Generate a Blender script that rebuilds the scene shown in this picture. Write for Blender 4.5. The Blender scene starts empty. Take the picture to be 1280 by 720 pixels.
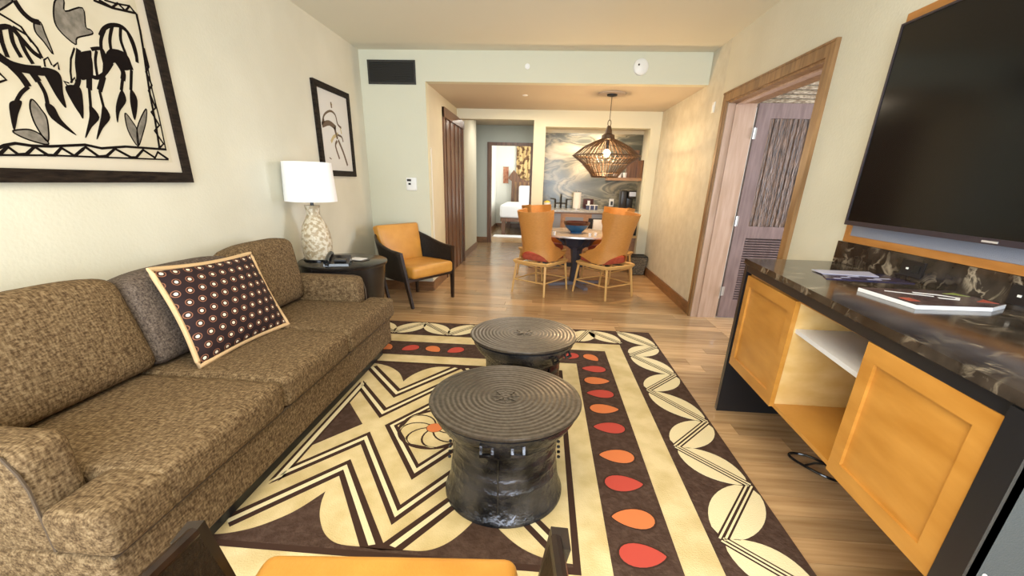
import bpy, bmesh, math, random
from mathutils import Matrix, Vector
random.seed(7)
SC = bpy.context.scene
COL = SC.collection
# ---------------------------------------------------------------- camera
cd = bpy.data.cameras.new('camera'); cam = bpy.data.objects.new('camera', cd); COL.objects.link(cam)
cd.sensor_width = 36.0; cd.lens = 14.78; cd.shift_y = 0.04648; cd.clip_start = 0.02; cd.clip_end = 100
RX = Vector((0.9970466, 0.0725138, 0.0252929)); UX = Vector((-0.0486548, 0.3416134, 0.9385803)); FX = Vector((-0.0594196, 0.9370390, -0.3441327))
M = Matrix((( RX.x, UX.x, -FX.x, 0), (RX.y, UX.y, -FX.y, 0), (RX.z, UX.z, -FX.z, 1.39), (0, 0, 0, 1)))
cam.matrix_world = M
SC.camera = cam
# ---------------------------------------------------------------- world
w = bpy.data.worlds.new('sky'); SC.world = w; w.use_nodes = True
bg = w.node_tree.nodes['Background']; bg.inputs[0].default_value = (0.80, 0.90, 1.0, 1); bg.inputs[1].default_value = 2.2
# ---------------------------------------------------------------- lights
def area(name, loc, rot, sx, sy, power, col):
    l = bpy.data.lights.new(name, 'AREA'); l.shape = 'RECTANGLE'; l.size = sx; l.size_y = sy; l.energy = power; l.color = col
    o = bpy.data.objects.new(name, l); COL.objects.link(o); o.location = loc; o.rotation_euler = rot; return o
def point(name, loc, power, col, r=0.05):
    l = bpy.data.lights.new(name, 'POINT'); l.energy = power; l.color = col; l.shadow_soft_size = r
    o = bpy.data.objects.new(name, l); COL.objects.link(o); o.location = loc; return o
R90 = math.pi/2
area('window_daylight', (-0.2, -1.72, 1.35), (R90, 0, 0), 3.4, 2.3, 205, (0.82, 0.91, 1.0))
area('ceiling_fill_light', (-0.2, 0.9, 2.70), (0, 0, 0), 1.6, 1.6, 42, (1.0, 0.88, 0.68))  # added warm overhead fill, no ceiling fixture behind it
area('alcove_fill_light', (-0.3, 6.4, 2.40), (0, 0, 0), 1.2, 0.8, 16, (1.0, 0.84, 0.62))  # extra warm fill added in the alcove, apart from the pendant
area('bedroom_window_light', (4.6, 4.0, 1.5), (0, R90, 0), 1.8, 1.6, 110, (0.82, 0.88, 1.0))
area('far_bedroom_light', (0.9, 12.2, 1.6), (0, R90, 0), 1.8, 1.8, 60, (1.0, 0.97, 0.92))
area('hall_lamp_light', (-0.8, 8.9, 2.50), (0, 0, 0), 0.5, 0.5, 12, (1.0, 0.93, 0.82))
area('kitchen_lamp_light', (0.75, 7.75, 2.22), (0, 0, 0), 0.7, 0.3, 11, (1.0, 0.86, 0.66))
# ---------------------------------------------------------------- view
SC.view_settings.view_transform = 'Standard'; SC.view_settings.look = 'None'
SC.view_settings.gamma = 1.0; SC.view_settings.use_curve_mapping = False
SC.view_settings.exposure = 0.34

# ================================================================ materials
def mat(name, col, rough=0.5, metal=0.0, spec=0.5, col2=None, scale=20.0, stretch=(1,1,1), contrast=(0.35,0.65), bump=0.0, bscale=None, coat=0.0, emit=None, estr=0.0, trans=0.0, detail=4.0, rand=0.0):
    m = bpy.data.materials.new(name); m.use_nodes = True; nt = m.node_tree; N = nt.nodes; L = nt.links
    b = N['Principled BSDF']
    b.inputs['Base Color'].default_value = (*col, 1); b.inputs['Roughness'].default_value = rough; b.inputs['Metallic'].default_value = metal
    b.inputs['Specular IOR Level'].default_value = spec; b.inputs['Coat Weight'].default_value = coat; b.inputs['Coat Roughness'].default_value = 0.15
    if trans: b.inputs['Transmission Weight'].default_value = trans
    if emit: b.inputs['Emission Color'].default_value = (*emit, 1); b.inputs['Emission Strength'].default_value = estr
    if col2 or bump or rand:
        tc = N.new('ShaderNodeTexCoord'); mp = N.new('ShaderNodeMapping'); mp.inputs['Scale'].default_value = stretch
        L.new(tc.outputs['Object'], mp.inputs['Vector'])
    last = None
    if col2:
        nz = N.new('ShaderNodeTexNoise'); nz.inputs['Scale'].default_value = scale; nz.inputs['Detail'].default_value = detail
        L.new(mp.outputs[0], nz.inputs['Vector'])
        cr = N.new('ShaderNodeValToRGB'); cr.color_ramp.elements[0].position = contrast[0]; cr.color_ramp.elements[1].position = contrast[1]
        cr.color_ramp.elements[0].color = (*col, 1); cr.color_ramp.elements[1].color = (*col2, 1)
        L.new(nz.outputs[0], cr.inputs[0]); last = cr.outputs[0]
        L.new(last, b.inputs['Base Color'])
    if rand:
        oi = N.new('ShaderNodeObjectInfo'); mr = N.new('ShaderNodeMapRange'); mr.inputs[3].default_value = 1-rand; mr.inputs[4].default_value = 1+rand
        L.new(oi.outputs['Random'], mr.inputs[0]); hs = N.new('ShaderNodeHueSaturation')
        if last: L.new(last, hs.inputs['Color'])
        else: hs.inputs['Color'].default_value = (*col, 1)
        L.new(mr.outputs[0], hs.inputs['Value']); L.new(hs.outputs[0], b.inputs['Base Color'])
        if last:   # shift the grain from board to board
            ad = N.new('ShaderNodeVectorMath'); ad.operation = 'ADD'; ml = N.new('ShaderNodeVectorMath'); ml.operation = 'SCALE'
            cx = N.new('ShaderNodeCombineXYZ'); L.new(oi.outputs['Random'], cx.inputs[0]); L.new(oi.outputs['Random'], cx.inputs[1])
            L.new(cx.outputs[0], ml.inputs[0]); ml.inputs['Scale'].default_value = 37.0
            L.new(mp.outputs[0], ad.inputs[0]); L.new(ml.outputs[0], ad.inputs[1]); L.new(ad.outputs[0], nz.inputs['Vector'])
    if bump:
        n2 = N.new('ShaderNodeTexNoise'); n2.inputs['Scale'].default_value = bscale or scale; n2.inputs['Detail'].default_value = 3
        L.new(mp.outputs[0], n2.inputs['Vector']); bp = N.new('ShaderNodeBump'); bp.inputs['Strength'].default_value = bump; bp.inputs['Distance'].default_value = 0.01
        L.new(n2.outputs[0], bp.inputs['Height']); L.new(bp.outputs[0], b.inputs['Normal'])
    return m
MT = {}
MT['wall'] = mat('wall_paint', (0.63,0.60,0.48), 0.85, col2=(0.69,0.66,0.54), scale=1.6, bump=0.15, bscale=60)
MT['wall_green'] = mat('pale_green_paint', (0.68,0.67,0.53), 0.85, bump=0.1, bscale=60)
MT['wall_paper'] = mat('embossed_wall_paper', (0.56,0.53,0.43), 0.5, col2=(0.64,0.61,0.51), scale=9, bump=0.35, bscale=22)
MT['wall_hall_shade'] = mat('shaded_hall_paint', (0.52,0.55,0.50), 0.8)  # hallway shadow is put into this grey green wall colour
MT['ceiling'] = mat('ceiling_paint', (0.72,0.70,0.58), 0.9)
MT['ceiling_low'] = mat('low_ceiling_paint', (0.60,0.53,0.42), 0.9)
MT['white'] = mat('white_plastic', (0.85,0.85,0.82), 0.4)
MT['whitewall'] = mat('bedroom_white_paint', (0.80,0.80,0.74), 0.8)
MT['oak'] = mat('oak_planks', (0.33,0.19,0.085), 0.24, col2=(0.60,0.40,0.21), scale=3.0, stretch=(0.7,9,9), contrast=(0.25,0.8), coat=0.25, rand=0.24, detail=6)
MT['floorbase'] = mat('floor_joint_dark', (0.22,0.12,0.05), 0.5)
MT['darkwood'] = mat('dark_brown_wood', (0.10,0.045,0.020), 0.35, col2=(0.22,0.10,0.045), scale=4, stretch=(8,8,0.6))
MT['casing'] = mat('walnut_casing', (0.20,0.105,0.04), 0.4, col2=(0.34,0.19,0.08), scale=5, stretch=(5,5,0.7))
MT['jamb'] = mat('pinkish_jamb_wood', (0.42,0.28,0.20), 0.30, col2=(0.52,0.37,0.29), scale=4, stretch=(6,6,0.6))
MT['leaf'] = mat('purple_daylit_door_wood', (0.17,0.115,0.115), 0.33, col2=(0.25,0.18,0.18), scale=5, stretch=(6,6,0.7))  # purple cast of the bedroom daylight mixed into the wood colour
MT['bark'] = mat('dark_bark', (0.030,0.015,0.010), 0.42, col2=(0.20,0.115,0.07), scale=9, stretch=(8,8,1.2), bump=0.9, bscale=14)
MT['skirt'] = mat('baseboard_brown', (0.16,0.075,0.03), 0.35, col2=(0.25,0.12,0.05), scale=4, stretch=(2,2,8))
MT['maple'] = mat('honey_maple', (0.42,0.180,0.026), 0.36, col2=(0.53,0.25,0.048), scale=3, stretch=(2,1.2,6), contrast=(0.3,0.7), coat=0.15)
MT['maple_light'] = mat('light_maple_inside', (0.60,0.37,0.12), 0.45, col2=(0.68,0.46,0.19), scale=4, stretch=(2,1,4))
MT['shelfwhite'] = mat('grey_white_shelf', (0.62,0.62,0.64), 0.4)
MT['black'] = mat('black_laminate', (0.012,0.012,0.014), 0.3)
MT['blackgloss'] = mat('black_gloss', (0.01,0.01,0.011), 0.15)
MT['panel_lit'] = mat('window_lit_black_laminate', (0.035,0.042,0.046), 0.5, bump=0.2, bscale=200)  # black laminate made greyer to carry the window light on its face
MT['screen'] = mat('tv_screen_glass', (0.004,0.004,0.004), 0.14, spec=0.3)
MT['tvframe'] = mat('tv_bezel', (0.03,0.022,0.03), 0.3)
MT['tvback'] = mat('blue_grey_panel', (0.27,0.29,0.36), 0.7, bump=0.3, bscale=250)
MT['frame_orange'] = mat('orange_brown_frame_wood', (0.36,0.145,0.03), 0.35, col2=(0.46,0.20,0.05), scale=4, stretch=(6,1,6))
def marble(name, dark, mid, vein, sc=5.0, vw=0.035, rough=0.08):
    m = mat(name, dark, rough, col2=mid, scale=sc, contrast=(0.4,0.7), detail=8); nt = m.node_tree; N = nt.nodes; L = nt.links
    b = N['Principled BSDF']; tc = [n for n in N if n.type=='TEX_COORD'][0]
    nz = N.new('ShaderNodeTexNoise'); nz.inputs['Scale'].default_value = sc*0.8; nz.inputs['Detail'].default_value = 6; nz.inputs['Distortion'].default_value = 1.2
    L.new(tc.outputs['Object'], nz.inputs['Vector'])
    s = N.new('ShaderNodeMath'); s.operation = 'SUBTRACT'; s.inputs[1].default_value = 0.5; L.new(nz.outputs[0], s.inputs[0])
    a = N.new('ShaderNodeMath'); a.operation = 'ABSOLUTE'; L.new(s.outputs[0], a.inputs[0])
    mr = N.new('ShaderNodeMapRange'); mr.inputs[1].default_value = 0.0; mr.inputs[2].default_value = vw; mr.inputs[3].default_value = 1; mr.inputs[4].default_value = 0
    L.new(a.outputs[0], mr.inputs[0])
    n3 = N.new('ShaderNodeTexNoise'); n3.inputs['Scale'].default_value = sc*0.6; L.new(tc.outputs['Object'], n3.inputs['Vector'])
    r3 = N.new('ShaderNodeMapRange'); r3.inputs[1].default_value = 0.48; r3.inputs[2].default_value = 0.68; L.new(n3.outputs[0], r3.inputs[0])
    mu = N.new('ShaderNodeMath'); mu.operation = 'MULTIPLY'; L.new(mr.outputs[0], mu.inputs[0]); L.new(r3.outputs[0], mu.inputs[1])
    mx = N.new('ShaderNodeMix'); mx.data_type = 'RGBA'; L.new(mu.outputs[0], mx.inputs[0])
    cr = [n for n in N if n.type=='VALTORGB'][0]; L.new(cr.outputs[0], mx.inputs[6]); mx.inputs[7].default_value = (*vein,1); L.new(mx.outputs[2], b.inputs['Base Color'])
    return m
MT['emperador'] = marble('dark_brown_marble', (0.020,0.014,0.010), (0.060,0.046,0.035), (0.36,0.30,0.22), 10.0, 0.045, 0.12)
MT['backsplash'] = marble('grey_green_marble', (0.075,0.075,0.055), (0.26,0.25,0.19), (0.62,0.54,0.38), 1.9, 0.13, 0.24)
def swirl():
    m = mat('swirled_grey_green_marble', (0.1,0.1,0.08), 0.22); nt = m.node_tree; N = nt.nodes; L = nt.links; b = N['Principled BSDF']
    tc = N.new('ShaderNodeTexCoord'); mp = N.new('ShaderNodeMapping'); mp.inputs['Rotation'].default_value = (0,0.55,0); mp.inputs['Scale'].default_value = (0.9,1,2.6); L.new(tc.outputs['Object'], mp.inputs[0])
    nz = N.new('ShaderNodeTexNoise'); nz.inputs['Scale'].default_value = 1.15; nz.inputs['Detail'].default_value = 6; nz.inputs['Distortion'].default_value = 1.1; L.new(mp.outputs[0], nz.inputs[0])
    cr = N.new('ShaderNodeValToRGB'); e = cr.color_ramp.elements; e[0].position = 0.30; e[0].color = (0.055,0.058,0.045,1); e[1].position = 0.68; e[1].color = (0.62,0.53,0.36,1)
    for p, c in ((0.43,(0.13,0.13,0.10,1)),(0.49,(0.30,0.27,0.19,1)),(0.52,(0.10,0.10,0.075,1)),(0.58,(0.40,0.34,0.22,1))):
        k = e.new(p); k.color = c
    L.new(nz.outputs[0], cr.inputs[0]); L.new(cr.outputs[0], b.inputs['Base Color']); return m
MT['backsplash'] = swirl()
MT['stonegrey'] = mat('grey_stone_counter', (0.30,0.30,0.29), 0.2, col2=(0.42,0.41,0.38), scale=30)
def fabric(name, c1, c2, c3, sc=1.0):
    m = mat(name, c1, 0.92, spec=0.2); nt = m.node_tree; N = nt.nodes; L = nt.links; b = N['Principled BSDF']
    tc = N.new('ShaderNodeTexCoord')
    outs = []
    for st, s in (((1,3.2,1.3), 42*sc), ((3.2,1,3.0), 55*sc)):
        mp = N.new('ShaderNodeMapping'); mp.inputs['Scale'].default_value = st; L.new(tc.outputs['Object'], mp.inputs[0])
        nz = N.new('ShaderNodeTexNoise'); nz.inputs['Scale'].default_value = s; nz.inputs['Detail'].default_value = 3; L.new(mp.outputs[0], nz.inputs[0]); outs.append(nz.outputs[0])
    av = N.new('ShaderNodeMath'); av.operation = 'ADD'; L.new(outs[0], av.inputs[0]); L.new(outs[1], av.inputs[1])
    hv = N.new('ShaderNodeMath'); hv.operation = 'MULTIPLY'; hv.inputs[1].default_value = 0.5; L.new(av.outputs[0], hv.inputs[0])
    cr = N.new('ShaderNodeValToRGB'); e = cr.color_ramp.elements; e[0].position = 0.38; e[0].color = (*c1,1); e[1].position = 0.64; e[1].color = (*c3,1)
    k = e.new(0.5); k.color = (*c2,1); L.new(hv.outputs[0], cr.inputs[0]); L.new(cr.outputs[0], b.inputs['Base Color'])
    bp = N.new('ShaderNodeBump'); bp.inputs['Strength'].default_value = 0.5; bp.inputs['Distance'].default_value = 0.004; L.new(hv.outputs[0], bp.inputs['Height']); L.new(bp.outputs[0], b.inputs['Normal'])
    return m
MT['sofa'] = fabric('brown_chenille', (0.062,0.036,0.016), (0.138,0.088,0.043), (0.245,0.170,0.092), 0.95)
MT['sofa_grey'] = fabric('greyer_brown_chenille', (0.050,0.036,0.028), (0.105,0.078,0.060), (0.18,0.138,0.106), 1.1)
MT['pipe'] = mat('dark_sofa_piping', (0.07,0.045,0.025), 0.8)
MT['tanpipe'] = mat('tan_cord', (0.62,0.42,0.22), 0.7, bump=0.3, bscale=200)
MT['leather'] = mat('amber_leather', (0.53,0.235,0.035), 0.38, col2=(0.62,0.30,0.055), scale=6, bump=0.12, bscale=120)
MT['weave'] = mat('dark_woven_rattan', (0.007,0.005,0.004), 0.5, spec=0.3, col2=(0.024,0.016,0.011), scale=60, bump=0.6, bscale=160)
MT['armwood'] = mat('espresso_wood', (0.010,0.005,0.004), 0.28, col2=(0.024,0.012,0.007), scale=5, stretch=(5,5,1), coat=0.2)
MT['rug_brown'] = mat('rug_brown_pile', (0.060,0.034,0.024), 0.95, spec=0.1, col2=(0.086,0.052,0.038), scale=30, contrast=(0.40,0.66), bump=0.55, bscale=60)
MT['rug_tan'] = mat('rug_tan_pile', (0.56,0.43,0.21), 0.95, spec=0.1, col2=(0.70,0.56,0.31), scale=7, contrast=(0.35,0.65), bump=0.3, bscale=150)
MT['rug_cream'] = mat('rug_cream_pile', (0.76,0.65,0.40), 0.95, spec=0.1, bump=0.3, bscale=150)
MT['rug_dark'] = mat('rug_dark_line_pile', (0.050,0.026,0.018), 0.95, spec=0.1)
MT['rug_red'] = mat('rug_coral_red_pile', (0.47,0.070,0.050), 0.95, spec=0.1)
MT['rug_orange'] = mat('rug_orange_pile', (0.62,0.185,0.065), 0.95, spec=0.1)
MT['bronze_top'] = mat('aged_bronze_top', (0.085,0.068,0.052), 0.33, metal=0.6, col2=(0.14,0.118,0.095), scale=60)
def ringed(m):
    nt = m.node_tree; N = nt.nodes; L = nt.links; b = N['Principled BSDF']; tc = [n for n in N if n.type=='TEX_COORD'][0]
    wv = N.new('ShaderNodeTexWave'); wv.wave_type = 'RINGS'; wv.rings_direction = 'Z'; wv.inputs['Scale'].default_value = 14.0; wv.inputs['Distortion'].default_value = 0.9; wv.inputs['Detail'].default_value = 2
    L.new(tc.outputs['Object'], wv.inputs['Vector'])
    mx = N.new('ShaderNodeMix'); mx.data_type = 'RGBA'; mx.blend_type = 'MULTIPLY'; mx.inputs[0].default_value = 0.30
    cr = [n for n in N if n.type=='VALTORGB'][0]; L.new(cr.outputs[0], mx.inputs[6]); L.new(wv.outputs[0], mx.inputs[7]); L.new(mx.outputs[2], b.inputs['Base Color'])
    bp = N.new('ShaderNodeBump'); bp.inputs['Strength'].default_value = 0.7; bp.inputs['Distance'].default_value = 0.002; L.new(wv.outputs[1], bp.inputs['Height']); L.new(bp.outputs[0], b.inputs['Normal'])
ringed(MT['bronze_top'])
MT['bronze'] = mat('aged_bronze', (0.020,0.020,0.022), 0.25, metal=0.75, col2=(0.105,0.105,0.115), scale=8, bump=0.75, bscale=26)
MT['lampshade'] = mat('white_linen_shade', (0.88,0.88,0.88), 0.8, bump=0.1, bscale=300)
MT['lampbase'] = mat('carved_cream_ceramic', (0.40,0.31,0.19), 0.40, col2=(0.64,0.57,0.44), scale=34, contrast=(0.44,0.56), bump=0.9, bscale=34)
MT['tabledark'] = mat('dark_round_table_lacquer', (0.010,0.008,0.007), 0.25, col2=(0.018,0.014,0.011), scale=10)
MT['paper'] = mat('white_paper', (0.80,0.80,0.82), 0.5)
MT['artpaper'] = mat('warm_art_paper', (0.53,0.47,0.34), 0.8, col2=(0.62,0.57,0.45), scale=3)
MT['artmat'] = mat('cream_mount', (0.60,0.54,0.43), 0.8)
MT['artwhite'] = mat('pale_mount', (0.66,0.64,0.60), 0.5)
MT['ink'] = mat('black_ink', (0.010,0.007,0.006), 0.95, spec=0.05)
MT['inkgrey'] = mat('grey_wash_ink', (0.13,0.115,0.09), 0.8, col2=(0.24,0.21,0.17), scale=30)
MT['inkbrown'] = mat('brown_wash_ink', (0.13,0.085,0.05), 0.8)
MT['inkyellow'] = mat('ochre_wash_ink', (0.50,0.40,0.20), 0.8)
MT['artframe'] = mat('black_art_frame', (0.008,0.005,0.004), 0.6, spec=0.12, col2=(0.028,0.019,0.013), scale=12, stretch=(1,1,6), bump=0.3, bscale=60)
MT['rattan'] = mat('honey_rattan', (0.50,0.215,0.045), 0.42, col2=(0.60,0.28,0.07), scale=30, stretch=(1,1,12), bump=0.35, bscale=120)
MT['rattan_light'] = mat('light_rattan_pole', (0.66,0.40,0.14), 0.4)
MT['rust'] = mat('rust_red_cushion', (0.36,0.060,0.030), 0.75, col2=(0.46,0.10,0.055), scale=20)
MT['tabletop'] = mat('grey_brown_table_top', (0.30,0.24,0.18), 0.22, col2=(0.38,0.31,0.24), scale=5, stretch=(1,6,1))
MT['metal'] = mat('brushed_metal_edge', (0.75,0.75,0.76), 0.3, metal=0.6)
MT['steel'] = mat('hinge_steel', (0.45,0.45,0.46), 0.35, metal=0.9)
MT['ped'] = mat('slate_pedestal', (0.035,0.037,0.052), 0.35)
MT['pedlight'] = mat('grey_purple_base', (0.19,0.18,0.21), 0.4)
MT['bowlblue'] = mat('blue_glaze', (0.012,0.07,0.18), 0.12, col2=(0.02,0.11,0.26), scale=10)
MT['bowlbrown'] = mat('brown_glaze_rim', (0.05,0.012,0.008), 0.12)
MT['wicker'] = mat('grey_wicker', (0.08,0.065,0.045), 0.6, col2=(0.30,0.26,0.19), scale=45, stretch=(1,1,2.5), contrast=(0.4,0.6), bump=0.9, bscale=60)
MT['pendant'] = mat('dark_pendant_cane', (0.085,0.044,0.020), 0.45)
MT['bulb'] = mat('glowing_bulb', (1,0.8,0.5), 0.3, emit=(1.0,0.66,0.30), estr=45)
MT['downlight'] = mat('downlight_glow', (1,0.9,0.8), 0.3, emit=(1.0,0.90,0.75), estr=14)
MT['canopyplate'] = mat('ceiling_medallion', (0.74,0.64,0.52), 0.7)
MT['kwood'] = mat('kitchen_drawer_wood', (0.30,0.16,0.08), 0.4, col2=(0.40,0.23,0.12), scale=5, stretch=(1,5,5))
MT['kgrey'] = mat('blue_grey_drawer', (0.20,0.22,0.27), 0.4)
MT['kblack'] = mat('kitchen_black', (0.012,0.010,0.010), 0.3)
MT['towel'] = mat('paper_towel', (0.84,0.80,0.76), 0.9, bump=0.3, bscale=80)
MT['yellow'] = mat('yellow_lid', (0.80,0.62,0.08), 0.5)
MT['navy'] = mat('navy_box', (0.02,0.03,0.09), 0.4)
MT['bedwhite'] = mat('white_bed_linen', (0.86,0.86,0.88), 0.85)
MT['ochre'] = mat('ochre_curtain', (0.62,0.44,0.20), 0.8, col2=(0.16,0.08,0.035), scale=9, contrast=(0.50,0.56), detail=1)
MT['wovenblind'] = mat('woven_reed_blind', (0.20,0.14,0.09), 0.8, col2=(0.44,0.36,0.26), scale=28, stretch=(1,1,3), contrast=(0.4,0.6), bump=0.8, bscale=40)
MT['redart'] = mat('red_brown_print', (0.36,0.10,0.05), 0.7, col2=(0.60,0.30,0.18), scale=14)
MT['vent'] = mat('dark_vent_metal', (0.022,0.020,0.016), 0.5)
MT['magblue'] = mat('dark_blue_cover', (0.015,0.02,0.09), 0.25, col2=(0.05,0.03,0.05), scale=12)
MT['magdark'] = mat('dark_magazine_cover', (0.03,0.018,0.03), 0.25, col2=(0.10,0.07,0.07), scale=14)
MT['lav'] = mat('lavender_paper', (0.50,0.50,0.66), 0.4)
MT['olive'] = mat('olive_print', (0.22,0.26,0.05), 0.4)
MT['redprint'] = mat('red_print', (0.40,0.08,0.05), 0.4)
MT['glass'] = mat('window_glass', (1,1,1), 0.0, trans=1.0)
MT['screw'] = mat('bright_screw', (0.9,0.88,0.8), 0.3)

# ================================================================ mesh helpers
def mbox(bm, x0,x1,y0,y1,z0,z1):
    v = [bm.verts.new(p) for p in ((x0,y0,z0),(x1,y0,z0),(x1,y1,z0),(x0,y1,z0),(x0,y0,z1),(x1,y0,z1),(x1,y1,z1),(x0,y1,z1))]
    for f in ((3,2,1,0),(4,5,6,7),(0,1,5,4),(1,2,6,5),(2,3,7,6),(3,0,4,7)): bm.faces.new([v[i] for i in f])
    return v
def m8(bm, P):     # eight corners, same order as mbox
    v = [bm.verts.new(p) for p in P]
    for f in ((3,2,1,0),(4,5,6,7),(0,1,5,4),(1,2,6,5),(2,3,7,6),(3,0,4,7)): bm.faces.new([v[i] for i in f])
def rbox(bm, x0,x1,y0,y1,z0,z1, r=0.03, puff=0.0, seg=6, nr=3, axis=2):
    c = Vector(((x0+x1)/2,(y0+y1)/2,(z0+z1)/2)); h = [(x1-x0)/2,(y1-y0)/2,(z1-z0)/2]; r = min(r, min(h)*0.98)
    cs = []
    for k in range(3):
        i = h[k]-r; a = [-h[k]+r*(1-math.cos(t/nr*R90)) for t in range(nr)] + [-i+2*i*t/seg for t in range(seg+1)] + [h[k]-r*(1-math.cos((nr-1-t)/nr*R90)) for t in range(nr)]
        cs.append(a)
    n = len(cs[0])-1; vd = {}
    def V(i,j,k):
        if (i,j,k) in vd: return vd[(i,j,k)]
        p = [cs[0][i],cs[1][j],cs[2][k]]; q = [max(-(h[t]-r),min(h[t]-r,p[t])) for t in range(3)]; d = Vector([p[t]-q[t] for t in range(3)])
        if d.length > 1e-9: d = d.normalized()*r
        o = Vector(q)+d
        if puff:
            f = [1-(o[t]/h[t])**2 for t in range(3)]; u = [t for t in range(3) if t != axis]
            o[axis] *= 1+puff*max(0,f[u[0]])**0.7*max(0,f[u[1]])**0.7
        v = vd[(i,j,k)] = bm.verts.new(o+c); return v
    for a in range(n):
        for b in range(n):
            for fn in (lambda a,b:(a,b,0), lambda a,b:(a,b,n)):
                q = [V(*fn(a,b)),V(*fn(a+1,b)),V(*fn(a+1,b+1)),V(*fn(a,b+1))]; bm.faces.new(q if fn(0,0)[2] else q[::-1])
            for s in (0,n):
                q = [V(a,s,b),V(a+1,s,b),V(a+1,s,b+1),V(a,s,b+1)]; bm.faces.new(q[::-1] if s else q)
                q = [V(s,a,b),V(s,a+1,b),V(s,a+1,b+1),V(s,a,b+1)]; bm.faces.new(q if s else q[::-1])
def tube(bm, pts, r, n=8, closed=False, caps=True):
    pts = [Vector(p) for p in pts]; rs = r if isinstance(r,(list,tuple)) else [r]*len(pts); rings = []; up = Vector((0,0,1)); N = len(pts)
    for i,p in enumerate(pts):
        a = pts[i-1] if (i>0 or closed) else p; b = pts[(i+1)%N] if (i<N-1 or closed) else p
        t = (b-a).normalized(); ref = up if abs(t.z)<0.95 else Vector((1,0,0)); s = t.cross(ref).normalized(); q = s.cross(t).normalized()
        if i and rings:   # keep the frame from flipping
            if s.dot(ps) < 0 and abs(s.dot(ps)) > 0.7: s, q = -s, -q
        ps = s
        rings.append([bm.verts.new(p+(s*math.cos(k/n*2*math.pi)+q*math.sin(k/n*2*math.pi))*rs[i]) for k in range(n)])
    for i in range(N if closed else N-1):
        A, B = rings[i], rings[(i+1)%N]
        for k in range(n): bm.faces.new((A[k],A[(k+1)%n],B[(k+1)%n],B[k]))
    if caps and not closed: bm.faces.new(rings[0][::-1]); bm.faces.new(rings[-1])
def bar(bm, p0, p1, w0, w1=None, d0=None, d1=None, side=(1,0,0)):   # square tapered bar
    p0, p1 = Vector(p0), Vector(p1); w1 = w1 or w0; d0 = d0 or w0; d1 = d1 or w1; t = (p1-p0).normalized(); s = Vector(side); s = (s-t*s.dot(t)).normalized(); q = t.cross(s)
    P = []
    for p,w_,d_ in ((p0,w0,d0),(p1,w1,d1)):
        for a,b in ((-1,-1),(1,-1),(1,1),(-1,1)): P.append(p+s*a*w_/2+q*b*d_/2)
    m8(bm, P)
def lathe(bm, prof, n=40, c=(0,0,0)):
    c = Vector(c); rings = []
    for r_, z in prof:
        if r_ < 1e-6: rings.append([bm.verts.new(c+Vector((0,0,z)))])
        else: rings.append([bm.verts.new(c+Vector((r_*math.cos(k/n*2*math.pi), r_*math.sin(k/n*2*math.pi), z))) for k in range(n)])
    for A,B in zip(rings, rings[1:]):
        for k in range(n):
            if len(A)==1 and len(B)==1: continue
            if len(A)==1: bm.faces.new((A[0],B[(k+1)%n],B[k]))
            elif len(B)==1: bm.faces.new((A[k],A[(k+1)%n],B[0]))
            else: bm.faces.new((A[k],A[(k+1)%n],B[(k+1)%n],B[k]))
def prism(bm, poly, z0, z1, fn=None):
    fn = fn or (lambda x,y,z: (x,y,z)); n = len(poly)
    A = [bm.verts.new(fn(x,y,z0)) for x,y in poly]; B = [bm.verts.new(fn(x,y,z1)) for x,y in poly]
    f = bm.faces.new(B); g = bm.faces.new(A[::-1])
    for i in range(n): bm.faces.new((A[i],A[(i+1)%n],B[(i+1)%n],B[i]))
    return f, g
def ribbon(bm, pts, w, z0, z1, fn=None):
    fn = fn or (lambda x,y,z: (x,y,z)); p = [Vector((a,b)) for a,b in pts]; L_, R_ = [], []
    for i in range(len(p)):
        t = (p[min(i+1,len(p)-1)]-p[max(i-1,0)]).normalized(); n = Vector((-t.y,t.x)); L_.append(p[i]+n*w/2); R_.append(p[i]-n*w/2)
    for i in range(len(p)-1):
        q = [L_[i],L_[i+1],R_[i+1],R_[i]]; m8(bm, [fn(a.x,a.y,z0) for a in q]+[fn(a.x,a.y,z1) for a in q])
def smooth2(pts, n=4, closed=False):
    q = list(pts); N_ = len(q); out = []
    for i in range(N_ if closed else N_-1):
        g = (lambda k: q[k % N_]) if closed else (lambda k: q[max(0,min(N_-1,k))])
        p0,p1,p2,p3 = g(i-1),g(i),g(i+1),g(i+2)
        for t in range(n):
            f = t/n; out.append(tuple(0.5*(2*p1[k]+(p2[k]-p0[k])*f+(2*p0[k]-5*p1[k]+4*p2[k]-p3[k])*f*f+(3*p1[k]-p0[k]-3*p2[k]+p3[k])*f**3) for k in (0,1)))
    if not closed: out.append(tuple(q[-1]))
    return out
def obj(name, bm, m, parent=None, smooth=False, loc=None, rotz=0, autosmooth=40):
    me = bpy.data.meshes.new(name); bmesh.ops.recalc_face_normals(bm, faces=bm.faces[:])
    bm.to_mesh(me); bm.free(); me.materials.append(m)
    if smooth:
        me.polygons.foreach_set('use_smooth', [True]*len(me.polygons))
        try: me.set_sharp_from_angle(angle=math.radians(autosmooth))
        except Exception: pass
    o = bpy.data.objects.new(name, me); COL.objects.link(o)
    if parent: o.parent = parent
    if loc: o.location = loc
    if rotz: o.rotation_euler = (0,0,rotz)
    return o
def part(name, m, parent, fn, smooth=False, label=None, **k):
    bm = bmesh.new(); fn(bm); o = obj(name, bm, m, parent, smooth, **k)
    if label: o['label'] = label
    return o
def B(name, m, parent, *bx, smooth=False, label=None):       # part of one or more boxes (x0,x1,y0,y1,z0,z1)
    return part(name, m, parent, lambda bm: [mbox(bm,*b) for b in bx], smooth, label)
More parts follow.
